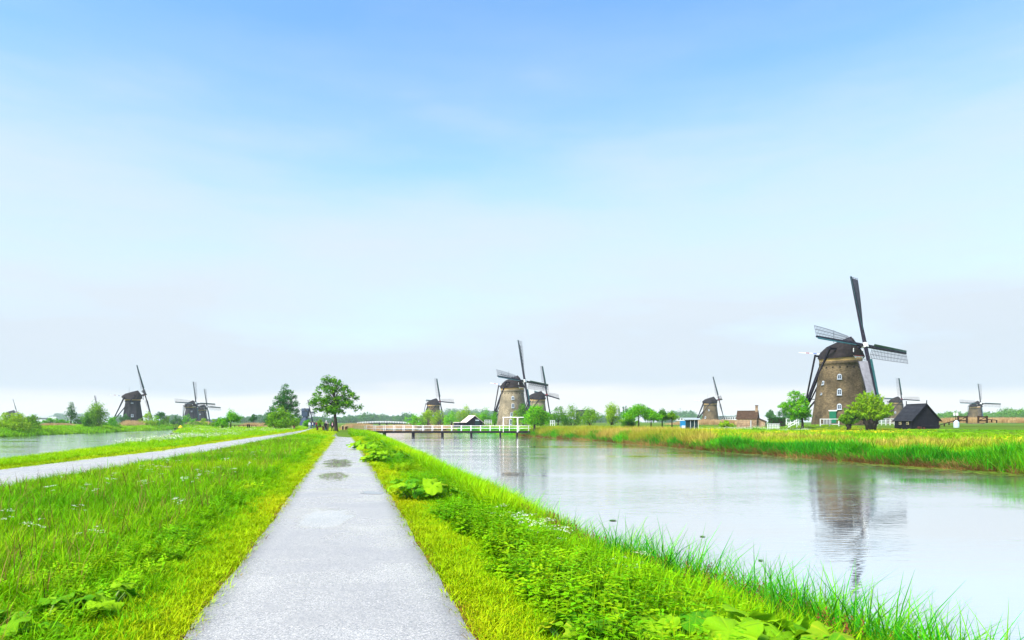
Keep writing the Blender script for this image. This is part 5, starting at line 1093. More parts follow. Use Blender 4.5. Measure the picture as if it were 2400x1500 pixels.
# yellow-green dock leaves and iris blades
def blade_mesh(h, w, bend, seed):
    r = random.Random(seed); vs = []; fs = []; n = 7
    for k in range(n + 1):
        t = k / n; ww = w * (1 - t ** 2.2) * 0.5 + 0.0008; x = bend * h * t * t; z = h * t * (1 - 0.25 * bend * t)
        vs += [(x, -ww, z), (x + ww * 0.35, 0, z), (x, ww, z)]
    for k in range(n): p = 3 * k; fs += [(p, p + 1, p + 4, p + 3), (p + 1, p + 2, p + 5, p + 4)]
    me = bpy.data.meshes.new('iris_blade'); me.from_pydata(vs, [], fs); return me
pm('iris_green', (0.03, 0.20, 0.008), (0.09, 0.32, 0.012), 3.0, 0.45, stretch=(3, 3, 1))
IB = [blade_mesh(h, w, b, i) for i, (h, w, b) in enumerate([(0.85, 0.03, 0.10), (0.7, 0.028, 0.3), (0.95, 0.032, 0.05), (0.6, 0.026, 0.45)])]
for me in IB: me.materials.append(M['iris_green'])
def iris(label, px, Y, n, seed, sc=1.0):
    x, y = px_spot(px, Y); r = random.Random(seed); root = empty('iris', (x, y, max(float(gxy(x, y)), WATER - 0.25))); tag(root, label, 'plant', 'iris plants at the near water edge')
    for k in range(n):
        o = link_mesh('blade', IB[r.randrange(4)], root); a = r.uniform(0, 6.28); q = 0.09 * math.sqrt(r.random()); o.location = (q * math.cos(a), q * math.sin(a), -0.02)
        s_ = sc * r.uniform(0.7, 1.1); o.scale = (s_, s_, s_); o.rotation_euler = (r.uniform(-.1, .1), r.uniform(-.1, .1), r.uniform(0, 6.28))
iris('iris fan at the waterline beyond the white flowers', 1275, 11.4, 7, 31, 0.9)
iris('iris with broad upright blades right of the first fan', 1335, 11.0, 8, 32, 0.9)
iris('pair of stiff iris blades halfway along the near bank', 1470, 8.9, 5, 33, 0.85)
iris('iris clump left of the arching sedge', 1570, 7.9, 7, 34, 0.85)
iris('single tall iris shoot amid the sedge', 1800, 6.2, 4, 35, 1.0)
# leaves adrift on the water
pm('pad', (0.05, 0.14, 0.012), (0.10, 0.20, 0.02), 3.0, 0.4)
for px, py, r_, lab in [(1437, 1220, 0.085, 'round lily leaf floating nearest the near bank'), (1647, 1258, 0.055, 'small floating leaf in open water below the mill reflection'), (1783, 1314, 0.04, 'tiny floating leaf close to the sedge')]:
    x, y, z = G(px, py, WATER); mb = MB(); n = 14; mb.add([(0, 0, 0.012)] + [(r_ * 1.2 * math.cos(a), r_ * math.sin(a), 0.016) for a in [0.25 + 5.8 * k / n for k in range(n + 1)]], [(0, 1 + k, 2 + k) for k in range(n)])
    mb.add([(0, 0, 0.004)] + [(r_ * 1.2 * math.cos(a), r_ * math.sin(a), 0.006) for a in [0.25 + 5.8 * k / n for k in range(n + 1)]], [(0, 2 + k, 1 + k) for k in range(n)])
    o = mb.build('lily_leaf', M['pad']); o.location = (x, y, z); tag(o, lab, 'leaf', 'floating leaves')
# ------------------------------------------------------------------ footbridge
def footbridge():
    Y = 122.0; ppm = F / Y; X = lambda px: (px - 1200) / F * Y; zz = lambda py: EYE - (py - HOR) / F * Y
    xa, xb = X(846), X(1243); root = empty('footbridge', (xa, Y, 0)); tag(root, 'long white railed wooden footbridge crossing the right canal', 'bridge')
    Lb = xb - xa; zd = zz(1009); zr = zz(998); W = 1.5
    m = MB(); m.box((Lb / 2, 0, zd - 0.30), (Lb, 0.22, 0.30)); m.box((Lb / 2, W, zd - 0.30), (Lb, 0.22, 0.30)); m.build('girders', M['black_wood'], root)
    n = int(Lb / 0.24); pl = bpy.data.meshes.new('deck_plank'); t = MB(); t.box((0, 0, 0), (0.21, W + 0.3, 0.06)); tmp = t.build('deck_plank', M['wood_dark'], root); tmp.location = (0.12, W / 2, zd - 0.118)
    for k in range(1, n):
        c = tmp.copy(); col.objects.link(c); c.parent = root; c.location = (0.12 + 0.24 * k, W / 2, zd - 0.118)
    for side in (0, 1):
        y = -0.05 if side == 0 else W + 0.05
        for z in (zr, (zr + zd) / 2 - 0.02):
            m = MB(); m.box((Lb / 2, y, z), (Lb + 0.2, 0.05, 0.06)); m.build('rail', M['white_paint'], root)
        px = 854.0; k = 0
        while px < 1244:
            m = MB(); xx = X(px) - xa; m.box((xx, y - 0.003, (zr + zd - 0.3) / 2), (0.075, 0.07, zr - zd + 0.45)); m.build('post', M['white_paint'], root); px += 22.65
    for px in (899, 967, 1036, 1104, 1172.6, 1212, 1240.6):
        for y in (0.0, W):
            m = MB(); m.box((X(px) - xa, y, (zd - 0.45 - 2.4) / 2), (0.30, 0.30, zd - 0.45 + 2.4)); m.build('pile', M['black_wood'], root)
        m = MB(); m.box((X(px) - xa, W / 2, zd - 0.36), (0.24, W + 0.5, 0.18)); m.build('cross_beam', M['black_wood'], root)
    # the tall white gate frame on the bridge
    for px, w in ((1179.5, 0.09), (1213, 0.2)):
        m = MB(); zt = zz(978.5); m.box((X(px) - xa, -0.16, (zt + zd - 0.3) / 2), (w, w, zt - zd + 0.3)); m.build('gate_post', M['white_paint'], root)
    m = MB(); m.beam((X(1178) - xa, -0.16, zz(978)), (X(1228) - xa, -0.16, zz(978)), 0.10); m.build('gate_beam', M['white_paint'], root)
    m = MB(); m.beam((X(1196) - xa, -0.16, zz(976)), (X(1196) - xa, -0.16, zz(980)), 0.12); m.build('gate_finial', M['white_paint'], root)
footbridge()
def arch_bridge():
    Y = 345.0; X = lambda px: (px - 1200) / F * Y; xa, xb = X(838), X(958); root = empty('arch_bridge', (xa, Y, 0)); tag(root, 'distant low arched white bridge behind the footbridge', 'bridge')
    L_ = xb - xa; zf = lambda x: EYE - (994.2 - 2.2 * math.sin(math.pi * x / L_) - HOR) / F * Y; n = 20
    for nm, dz, h, mt in (('deck', 0.0, 0.45, 'black_wood'), ('rail', 0.95, 0.16, 'white_paint'), ('rail', 0.55, 0.12, 'white_paint')):
        m = MB()
        for k in range(n):
            a, b = L_ * k / n, L_ * (k + 1) / n; m.beam((a, 0, zf(a) + dz), (b, 0, zf(b) + dz), 2.0 if nm == 'deck' else 0.1, h)
        m.build(nm, M[mt], root)
    for k in range(n + 1):
        x = L_ * k / n; m = MB(); m.box((x, -0.06, zf(x) + 0.5), (0.2, 0.14, 1.1)); m.build('post', M['white_paint'], root)
    for k in range(1, 7):
        x = L_ * k / 7; m = MB(); m.box((x, 0, (zf(x) - 3) / 2), (0.45, 1.4, zf(x) + 3)); m.build('pile', M['black_wood'], root)
arch_bridge()

# ------------------------------------------------------------------ sheds and houses
pm('roof_slate', (0.016, 0.017, 0.021), (0.035, 0.036, 0.042), 1.5, 0.55, 0.2, 10)
pm('roof_tile', (0.055, 0.033, 0.021), (0.105, 0.062, 0.038), 3.0, 0.8)
pm('roof_pale', (0.62, 0.60, 0.58), (0.74, 0.55, 0.46), 0.25, 0.7)
pm('cream_frame', (0.62, 0.52, 0.26), (0.55, 0.45, 0.22), 2.0, 0.6)
pm('grey_tin', (0.30, 0.34, 0.36), (0.38, 0.42, 0.44), 2.0, 0.5)
pm('bluegreen_wood', (0.010, 0.030, 0.032), (0.016, 0.042, 0.044), 2.0, 0.6)
pm('sky_plastic', (0.02, 0.22, 0.45), (0.02, 0.18, 0.38), 2.0, 0.4)
pm('concrete_pale', (0.5, 0.5, 0.49), (0.62, 0.62, 0.6), 0.5, 0.8)
pm('pale_steel', (0.42, 0.52, 0.60), (0.5, 0.58, 0.64), 2.0, 0.4)
def gable_shed(name, label, corner, ang, W, Lh, hw, hr, wallm, roofm, cat='shed', over=0.28, boards=0, frame=None, th=0.09):
    """corner: near corner on the ground; gable runs along +x (ang), side wall runs back along +y"""
    root = empty(name, corner, ang); tag(root, label, cat)
    m = MB(); z0 = -0.4
    m.add([(0, 0, z0), (W, 0, z0), (W, Lh, z0), (0, Lh, z0), (0, 0, hw), (W, 0, hw), (W, Lh, hw), (0, Lh, hw), (W / 2, 0, hr - 0.06), (W / 2, Lh, hr - 0.06)],
          [(0, 1, 5, 8, 4), (2, 3, 7, 9, 6), (3, 0, 4, 7), (1, 2, 6, 5), (4, 8, 9, 7), (8, 5, 6, 9)]); m.build('wall', wallm, root)
    if boards:                                      # overlapping weatherboards, each proud of the next
        for k in range(boards):
            za, zb = hr * k / boards, hr * (k + 1) / boards; q = lambda z: 0 if z <= hw else (z - hw) / (hr - hw) * W / 2
            b = MB(); x0, x1 = q(za), W - q(za); x2, x3 = q(zb), W - q(zb)
            b.add([(x0, -0.035, za), (x1, -0.035, za), (x3, -0.012, zb + 0.02), (x2, -0.012, zb + 0.02), (x0, 0.01, za), (x1, 0.01, za)], [(0, 1, 2, 3), (4, 5, 1, 0)]); b.build('weatherboard', wallm, root)
        nb = int(boards * hw / hr)
        for k in range(nb):
            za, zb = hw * k / nb, hw * (k + 1) / nb; b = MB(); b.add([(-0.035, 0, za), (-0.035, Lh, za), (-0.012, Lh, zb), (-0.012, 0, zb), (0.01, 0, za), (0.01, Lh, za)], [(3, 2, 1, 0), (0, 1, 5, 4)]); b.build('weatherboard', wallm, root)
    rf = empty('roof', (0, 0, 0), 0, 1, root)
    sl = math.hypot(W / 2, hr - hw); dz = (hr - hw) / (W / 2)
    nrow = 12
    for sgn in (-1, 1):
        for k in range(nrow):                       # courses of tiles, each row lifted over the one below
            f0, f1 = k / nrow, (k + 1) / nrow; e = 1 + over / (W / 2)
            xo = lambda f: W / 2 + sgn * (W / 2) * e * (1 - f); zo = lambda f: hr - (hr - hw) * e * (1 - f)
            m = MB(); a = (xo(f0), -over, zo(f0) + th + 0.04); b = (xo(f0), Lh + over, zo(f0) + th + 0.04); c = (xo(f1), Lh + over, zo(f1) + th); d = (xo(f1), -over, zo(f1) + th)
            poly = [a, b, c, d] if sgn > 0 else [d, c, b, a]
            m.slab(poly, th); m.build('tile_course', roofm, rf)
    m = MB(); m.box((W / 2, Lh / 2, hr + th + 0.03), (0.2, Lh + 2 * over + 0.05, 0.10)); m.build('ridge', roofm, rf)
    return root
c = AT(2138, 1004, 115)
shed = gable_shed('shed', 'black tarred wooden shed with steep dark roof beside the willow', c, math.radians(2), 4.6, 5.0, 1.45, 4.05, M['black_wood'], M['roof_slate'], boards=15)
for sgn in (0, 1):
    b = MB(); b.beam((2.3, -0.30 if sgn == 0 else 5.3, 4.0), (2.3, -0.30 if sgn == 0 else 5.3, 4.75), 0.10); b.build('finial', M['black_wood'], shed)
for sgn in (-1, 1):
    b = MB(); b.beam((2.3, -0.31, 4.12), (2.3 + sgn * 2.62, -0.31, 1.16), 0.06, 0.22, up=(0, 1, 0)); b.build('barge_board', M['black_wood'], shed)
for yy in (1.2, 3.3):
    w = empty('window', (-0.05, yy, 0.95), 0, 1, shed); b = MB(); b.box((0, 0, 0), (0.10, 0.62, 0.66)); b.build('frame', M['cream_frame'], w)
    for i in (-1, 1):
        for j in (-1, 1): b = MB(); b.box((-0.055, i * 0.15, j * 0.155), (0.03, 0.22, 0.24)); b.build('pane', M['glass'], w)
b = MB(); b.box((2.9, -0.06, 0.42), (2.6, 0.06, 0.16)); b.build('pale_board', M['dark_beam'], shed)

c = AT(1738.5, 1002, 148)
cot = gable_shed('cottage', 'tiny brick cottage with red tiled roof and chimney', AT(1773.5, 1002, 148), math.radians(62), 3.2, 4.2, 1.9, 3.55, M['cottage_brick'], M['roof_tile'], 'cottage', 0.15)
b = MB(); b.box((1.6, 0.25, 4.0), (0.5, 0.5, 1.5)); ch = b.build('chimney', M['cottage_brick'], cot)
b = MB(); b.box((1.6, 0.25, 4.80), (0.62, 0.62, 0.12)); b.build('chimney_cap', M['wood_dark'], ch)
b = MB(); b.slab([(0.7, 0.0, 2.1), (0.7, -1.75, 1.35), (3.3, -1.75, 1.35), (3.3, 0.0, 2.1)], 0.08); b.build('lean_to_roof', M['roof_tile'], cot)
b = MB(); b.add([(0.9, -0.01, -0.3), (0.9, -1.6, -0.3), (3.1, -1.6, -0.3), (3.1, -0.01, -0.3), (0.9, -0.01, 2.0), (0.9, -1.6, 1.33), (3.1, -1.6, 1.33), (3.1, -0.01, 2.0)], [(0, 1, 5, 4), (1, 2, 6, 5), (2, 3, 7, 6), (4, 5, 6, 7)]); b.build('lean_to_wall', M['cottage_brick'], cot)
b = MB(); b.box((-0.03, 1.2, 0.75), (0.06, 0.12, 1.7)); b.build('drain_pipe', M['pale_steel'], cot)
# green hut
c = AT(1607, 1004, 138); root = empty('hut', c, math.radians(-6)); tag(root, 'small dark green flat roofed hut with white posts', 'hut')
b = MB(); b.box((1.25, 0.9, 0.7), (2.35, 1.7, 2.0)); b.build('wall', M['bluegreen_wood'], root)
b = MB(); b.slab([(-0.2, -0.35, 1.85), (2.9, -0.35, 1.85), (2.9, 2.0, 2.05), (-0.2, 2.0, 2.05)], 0.12); b.build('roof', M['grey_tin'], root)
for x in (0.95, 1.75, 2.5): b = MB(); b.box((x, -0.05, 0.8), (0.06, 0.06, 1.9)); b.build('post', M['white_paint'], root)
c = AT(1600, 1005, 137); root = empty('water_tank', c); tag(root, 'bright blue plastic tank left of the green hut', 'tank')
b = MB(); b.box((0, 0, 0.75), (0.95, 0.8, 1.7)); b.build('body', M['sky_plastic'], root); b = MB(); b.box((0.05, -0.45, 0.35), (0.7, 0.12, 0.6)); b.build('label_plate', M['white_paint'], root)
# slatted white crate
c = AT(1797, 1004.5, 126); root = empty('slatted_frame', c, math.radians(-4)); tag(root, 'white slatted garden frame beside the cottage', 'frame')
for k in range(8): b = MB(); b.box((0.15 + k * 0.29, 0, 0.40), (0.09, 0.07, 0.95)); b.build('slat', M['white_paint'], root)
for z in (0.12, 0.5, 0.86): b = MB(); b.box((1.17, -0.05, z), (2.3, 0.05, 0.08)); b.build('rail', M['white_paint'], root)
b = MB(); b.box((1.17, 0.6, 0.9), (2.35, 1.2, 0.05)); b.build('lid', M['grey_tin'], root)
# clipped hedge
def hedge(label, px0, px1, py0, py1, Y, seed):
    ppm = F / Y; b0 = AT(px0, py1, Y); Lh = (px1 - px0) / ppm; H = (py1 - py0) / ppm; root = empty('hedge', b0); tag(root, label, 'hedge'); rs = np.random.default_rng(seed)
    n = 420; C = np.stack([rs.random(n) * Lh, rs.random(n) * 1.2, rs.random(n) ** 0.8 * H], 1); V, Fq, ti = leaf_cloud(rs, C, np.full(n, 0.22), 16, 0.10, 0.5)
    V[:, 2] = np.minimum(V[:, 2], H + 0.04); link_mesh('foliage', np_mesh('foliage', V, Fq, 4, M['leaf_hedge'], attrs={'tint': ti}), root)
    b = MB(); b.box((Lh / 2, 0.6, H / 2 - 0.1), (Lh - 0.2, 0.9, H - 0.1)); b.build('core', M['bark'], root)
hedge('dark green clipped hedge right of the brick cottage', 1804, 1842, 978, 999, 146, 61)
# barn by the canal
rb_ = gable_shed('boat_barn', 'dark boat barn with pale roof by the canal behind the bridge', AT(1094, 1000, 212), math.radians(20), 5.2, 6.5, 1.4, 3.4, M['black_wood'], M['roof_pale'], 'barn', 0.3)
b = MB(); b.slab([(-2.6, 0.1, 1.35), (0.0, 0.1, 3.0 - 1.6), (0.0, 6.4, 1.42), (-2.6, 6.4, 1.35)], 0.1); b.build('side_roof', M['roof_pale'], rb_)
b = MB(); b.box((-1.3, 3.2, 0.5), (2.4, 6.0, 1.55)); b.build('side_wall', M['black_wood'], rb_)
b = MB(); b.box((3.4, -0.06, 1.0), (1.5, 0.08, 1.2)); b.build('door', M['bluegreen_wood'], rb_)
b = MB(); b.box((3.4, -0.07, 2.0), (1.2, 0.08, 0.35)); b.build('window_strip', M['pale_steel'], rb_)
for k in range(4): b = MB(); b.box((1.2 + k * 0.9, -0.9, -0.2), (0.14, 0.14, 1.4)); b.build('mooring_post', M['wood_dark'], rb_)
# far low white terrace and the grey hall on the horizon
def far_block(name, label, px0, px1, py0, py1, Y, mat, nwin, winm='glass', flat=True):
    ppm = F / Y; b0 = AT(px0, py1, Y); root = empty(name, b0); tag(root, label, 'building'); Lh = (px1 - px0) / ppm; H = (py1 - py0) / ppm
    b = MB(); b.box((Lh / 2, 4, H / 2), (Lh, 8, H)); b.build('wall', mat, root)
    b = MB(); b.box((Lh / 2, 4, H + 0.12), (Lh + 0.5, 8.5, 0.25)); b.build('roof', M['grey_tin'], root)
    for k in range(nwin): b = MB(); b.box((Lh * (k + .5) / nwin, -0.02, H * 0.52), (Lh / nwin * 0.62, 0.1, H * 0.42)); b.build('window', M[winm], root)
    return root
far_block('terrace', 'low white far building with a row of windows behind the reeds', 1690, 1738, 976, 984.5, 420, M['white_paint'], 9)
far_block('terrace', 'pale low far building left of the edge on windmill', 1588, 1640, 979, 986, 520, M['white_paint'], 8)
far_block('hall', 'long hazy grey hall on the far left horizon', 55, 132, 976.5, 986, 1500, M['concrete_pale'], 1)
far_block('hall', 'dark roofed building peeping over the bushes near the hawthorns', 1352, 1395, 961, 985, 480, M['dark_beam'], 4)

# ------------------------------------------------------------------ fences, gates and small things
def rail_fence(name, label, pts, zs, mat, npost, rails=(0.45, 0.95), w=0.09, group=None, cat='fence'):
    """pts: (x, y, z) of the two ends"""
    a, b = Vector(pts[0]), Vector(pts[1]); root = empty(name, a); tag(root, label, cat, group); d = b - a
    for k in range(npost): p = d * (k / (npost - 1)); m = MB(); m.box((p.x, p.y, p.z + zs / 2 - 0.1), (w * 1.3, w * 1.3, zs + 0.2)); m.build('post', mat, root)
    for r in rails: m = MB(); m.beam((0, -w, r * zs), d + Vector((0, -w, r * zs)), w * 0.6, w * 1.1); m.build('rail', mat, root)
    return root
rail_fence('fence', 'white fence before the largest windmill, left of the willow', (AT(1922.5, 996, 126), AT(1966, 996, 126)), 1.15, M['white_paint'], 3, (0.12, 0.95))
g = empty('gate', AT(1928, 996, 125.6)); tag(g, 'small barred white gate panel in the windmill fence', 'gate')
for k in range(6): b = MB(); b.box((0.15 + k * 0.27, 0, 0.55), (0.07, 0.05, 0.9)); b.build('bar', M['white_paint'], g)
b = MB(); b.box((0.85, -0.05, 1.06), (1.7, 0.06, 0.1)); b.build('rail', M['white_paint'], g)
b = MB(); b.box((0.85, 0.1, 0.55), (1.6, 0.04, 0.75)); b.build('panel', M['dark_beam'], g)
rail_fence('fence', 'white fence right of the willow, ending at the black shed', (AT(2056, 994, 128), AT(2096, 994, 128)), 1.0, M['white_paint'], 5, (0.2, 0.6, 0.97))
rail_fence('fence', 'white fence between hedge and fruit tree', (AT(1843, 993, 135), AT(1872, 994, 135)), 1.0, M['white_paint'], 4, (0.3, 0.95))
rail_fence('fence', 'white fence below the bridge windmill tail', (AT(1136, 993.5, 220), AT(1152, 993.5, 220)), 1.3, M['white_paint'], 4, (0.25, 0.6, 0.95))
rail_fence('fence', 'white fence piece right of the round bridge tree', (AT(1290, 996, 170), AT(1300, 996, 170)), 1.2, M['white_paint'], 3, (0.3, 0.6, 0.95))
s_ = empty('hand_rail', AT(1846, 1003, 130)); tag(s_, 'sloping white handrail beside the fruit tree', 'handrail')
for dz in (0.0, 0.45): b = MB(); b.beam((0, 0, 0.1 + dz), (1.9, 0.2, 1.05 + dz), 0.12); b.build('rail', M['white_paint'], s_)
for q in (0.15, 0.95): b = MB(); b.box((1.9 * q, 0.12, 0.35 + 0.5 * q), (0.1, 0.1, 1.0 + 0.6 * q)); b.build('post', M['white_paint'], s_)
def sluice(label, px, py, Y, seed):
    root = empty('sluice_frame', AT(px, py, Y), math.radians(4)); tag(root, label, 'sluice')
    for x in (0.0, 1.65): b = MB(); b.box((x, 0, 0.35), (0.24, 0.24, 1.3)); b.build('post', M['wood_dark'], root)
    for z in (0.82, 0.12): b = MB(); b.box((0.825, -0.03, z), (1.9, 0.16, 0.22)); b.build('beam', M['wood_dark'], root)
    b = MB(); b.beam((0.1, -0.1, 0.2), (1.55, -0.1, 0.78), 0.12); b.build('brace', M['wood_dark'], root)
sluice('dark timber sluice frame nearer the black shed', 2246, 987.5, 125, 1)
sluice('dark timber sluice frame below the right edge windmill', 2293, 987.5, 125, 2)
rail_fence('fence', 'low dark rail climbing from the shed to the sluice', (AT(2202, 1000, 122), AT(2246, 987.5, 125)), 0.35, M['wood_dark'], 5, (0.95,), 0.12)
rail_fence('fence', 'short dark rail falling right of the sluice', (AT(2312, 986, 125), AT(2336, 988.8, 125)), 0.3, M['wood_dark'], 3, (0.95,), 0.12)
p_ = empty('sign_post', AT(2241, 988, 124)); tag(p_, 'post carrying two small white boards above the sluice rail', 'sign')
b = MB(); b.beam((0, 0, -0.3), (-0.12, 0, 1.2), 0.09); b.build('post', M['wood_dark'], p_)
for x in (-0.36, 0.16): b = MB(); b.box((x, -0.05, 1.35), (0.36, 0.05, 0.55)); b.build('board', M['white_paint'], p_)
b = MB(); b.box((-0.1, 0, 1.3), (0.9, 0.06, 0.08)); b.build('cross_bar', M['wood_dark'], p_)
o = MB(); o.lathe([(0.43, -0.1), (0.46, 0.1), (0.46, 0.85), (0.30, 1.0), (0.12, 1.22)], 16); ob = o.build('cowl', M['pale_steel']); ob.location = AT(2241.5, 1001, 121); tag(ob, 'pale blue metal barrel cowl in the grass by the rail', 'barrel')
# stump, stones and pot before the shed
for i, (px, py, w, lab) in enumerate([(2117, 1005.5, 1.0, 'dark rubble heap at the left shed corner'), (2160, 1005, 0.8, 'brown flower tub in front of the shed gable')]):
    r = random.Random(i); m = MB()
    for k in range(9):
        m.lathe([(0.05, -0.1)], 3) if False else None
        cx, cy, cz, q = r.uniform(-w, w) * .8, r.uniform(-.2, .2), r.uniform(0, .25), r.uniform(.14, .26); m.box((cx, cy, cz), (q * 1.6, q, q), r.uniform(0, 3), rot=Euler((r.uniform(0, 3), r.uniform(0, 3), r.uniform(0, 3))).to_matrix())
    ob = m.build('rubble_heap' if i == 0 else 'planter', M['black_wood'] if i == 0 else M['wood_brown']); ob.location = AT(px, py, 111); tag(ob, lab, 'heap' if i == 0 else 'planter')
# mooring stakes in the far bank
for i, (px, py) in enumerate([(2003, 1069), (2007, 1069.5)]):
    x, y, z = G(px, py, WATER + .1); m = MB(); m.tube([(0, 0, -0.8), (0.01, 0, 0.75 + 0.1 * i)], [0.07, 0.06], 7); ob = m.build('stake', M['wood_dark']); ob.location = (x, y, z); tag(ob, 'weathered wooden stake at the far waterline, %s of the pair' % ('left' if i == 0 else 'right'), 'stake', 'mooring stakes')
# landing with a moored boat on the left canal
l_ = empty('landing', AT(404, 1006, 238)); tag(l_, 'small dark landing stage on the far left bank', 'landing')
for k in range(5): b = MB(); b.box((-1.2 + k * 0.8, 0, 0.3), (0.14, 0.14, 2.2)); b.build('post', M['wood_brown'], l_)
b = MB(); b.box((0.4, 0.3, 0.35), (3.8, 1.4, 0.12)); b.build('deck', M['wood_dark'], l_); b = MB(); b.box((0.4, -0.05, 1.2), (3.8, 0.07, 0.09)); b.build('rail', M['wood_brown'], l_)
bt = empty('boat', AT(417, 1006.2, 235)); tag(bt, 'dark moored rowing boat with yellow cover by the landing', 'boat')
hull = MB(); sec = [(-2.0, 0.05, 0.35), (-1.4, 0.5, 0.05), (0, 0.7, 0.0), (1.4, 0.55, 0.05), (2.0, 0.3, 0.2)]
loft(hull, [[(x, -w, 0.55), (x, -w * 0.7, zb + .1), (x, 0, zb - .1), (x, w * 0.7, zb + .1), (x, w, 0.55)] for x, w, zb in sec]); hull.build('hull', M['black_wood'], bt, True)
cv = MB(); loft(cv, [[(x, -w, 0.5), (x, -w * .6, 0.5 + h), (x, 0, .55 + h * 1.3), (x, w * .6, 0.5 + h), (x, w, 0.5)] for x, w, h in ((0.2, .55, .1), (0.8, .5, .7), (1.3, .45, .5), (1.7, .3, .1))]); cv.build('cover', M['flower_yellow'] if False else pm('tarp_yellow', (0.6, 0.45, 0.01), (0.55, 0.4, 0.01), 2, 0.6), bt, True)
# brown table and bench, bins, posts round the path end
tb = empty('picnic_table', AT(751, 1009.5, 122), math.radians(3)); tag(tb, 'brown wooden table on the grass strip left of the walkers', 'table')
for x in (-0.52, 0.52): b = MB(); b.box((x, 0, 0.32), (0.2, 0.62, 0.68)); b.build('leg', M['wood_brown'], tb)
for k in range(4): b = MB(); b.box((0, -0.30 + 0.2 * k, 0.70), (1.32, 0.18, 0.09)); b.build('plank', M['wood_brown'], tb)
for px, py, Y, w, h, mt, lab in [(803.5, 1006.5, 130, 0.32, 0.75, 'black_wood', 'slim black bin right of the tall tree'), (811.5, 1006.3, 131, 0.58, 0.68, 'wood_brown', 'brown slatted bin right of the tall tree'), (785.2, 1007, 140, 0.4, 0.7, 'bluegreen_wood', 'dark green bin behind the tall tree trunk')]:
    e = empty('litter_bin', AT(px, py, Y)); tag(e, lab, 'bin', 'litter bins by the tree')
    b = MB(); b.lathe([(w * .46, -0.05), (w * .5, h * .9), (w * .5, h)], 12); b.build('body', M[mt], e); b = MB(); b.lathe([(w * .54, h * .86), (w * .54, h * .96), (w * .3, h * 1.02)], 12); b.build('lid', M['cream_frame'] if mt != 'bluegreen_wood' else M[mt], e)
    for sg in (-1, 1): b = MB(); b.box((sg * w * .6, 0, h * .45), (0.05, 0.06, h + .1)); b.build('bracket', M['cream_frame'], e)
rail_fence('fence', 'cream low railing at the near end of the footbridge', (AT(829.5, 1005, 118), AT(856, 1005, 118)), 0.55, M['cream_frame'], 9, (0.15, 0.92), 0.08)
e = empty('gate_post', AT(689.5, 1009, 135)); tag(e, 'stout dark brown gate post at the lane edge', 'post'); b = MB(); b.box((0, 0, 0.4), (0.3, 0.3, 1.0)); b.build('shaft', M['wood_brown'], e); b = MB(); b.box((0, 0, 0.94), (0.36, 0.36, 0.1)); b.build('cap', M['wood_brown'], e)
rail_fence('fence', 'pale wooden rail left of the brown gate post', (AT(671, 1006, 140), AT(687, 1007, 138)), 0.72, M['cream_frame'], 3, (0.45, 0.95), 0.09)
for i, px in enumerate((580.5, 584.5)):
    m = MB(); m.tube([(0, 0, -0.4), (0, 0, 0.95)], [0.16, 0.15], 8); m.lathe([(0.19, 0.9), (0.19, 1.0), (0.05, 1.06)], 8); ob = m.build('bollard', M['black_wood']); ob.location = AT(px, 1005, 160); tag(ob, 'black wooden mooring post beyond the lane, %s of two' % ('left' if i == 0 else 'right'), 'post', 'black mooring posts')
rail_fence('fence', 'low dark fence among tan reeds beyond the lane', (AT(520, 1001, 175), AT(600, 1001, 175)), 0.55, M['wood_dark'], 9, (0.9,), 0.1)
# utility lines of the place: thin masts
for i, (px, py0, py1, Y, lab) in enumerate([(262.5, 991, 974, 420, 'thin distant mast left of the thatched windmill')]):
    m = MB(); h = (py0 - py1) / F * Y; m.tube([(0, 0, 0), (0, 0, h)], [0.14, 0.10], 6); m.box((0, 0, h * 0.96), (0.7, 0.1, 0.1)); ob = m.build('mast', M['grey_tin']); ob.location = AT(px, py0, Y); tag(ob, lab, 'mast')

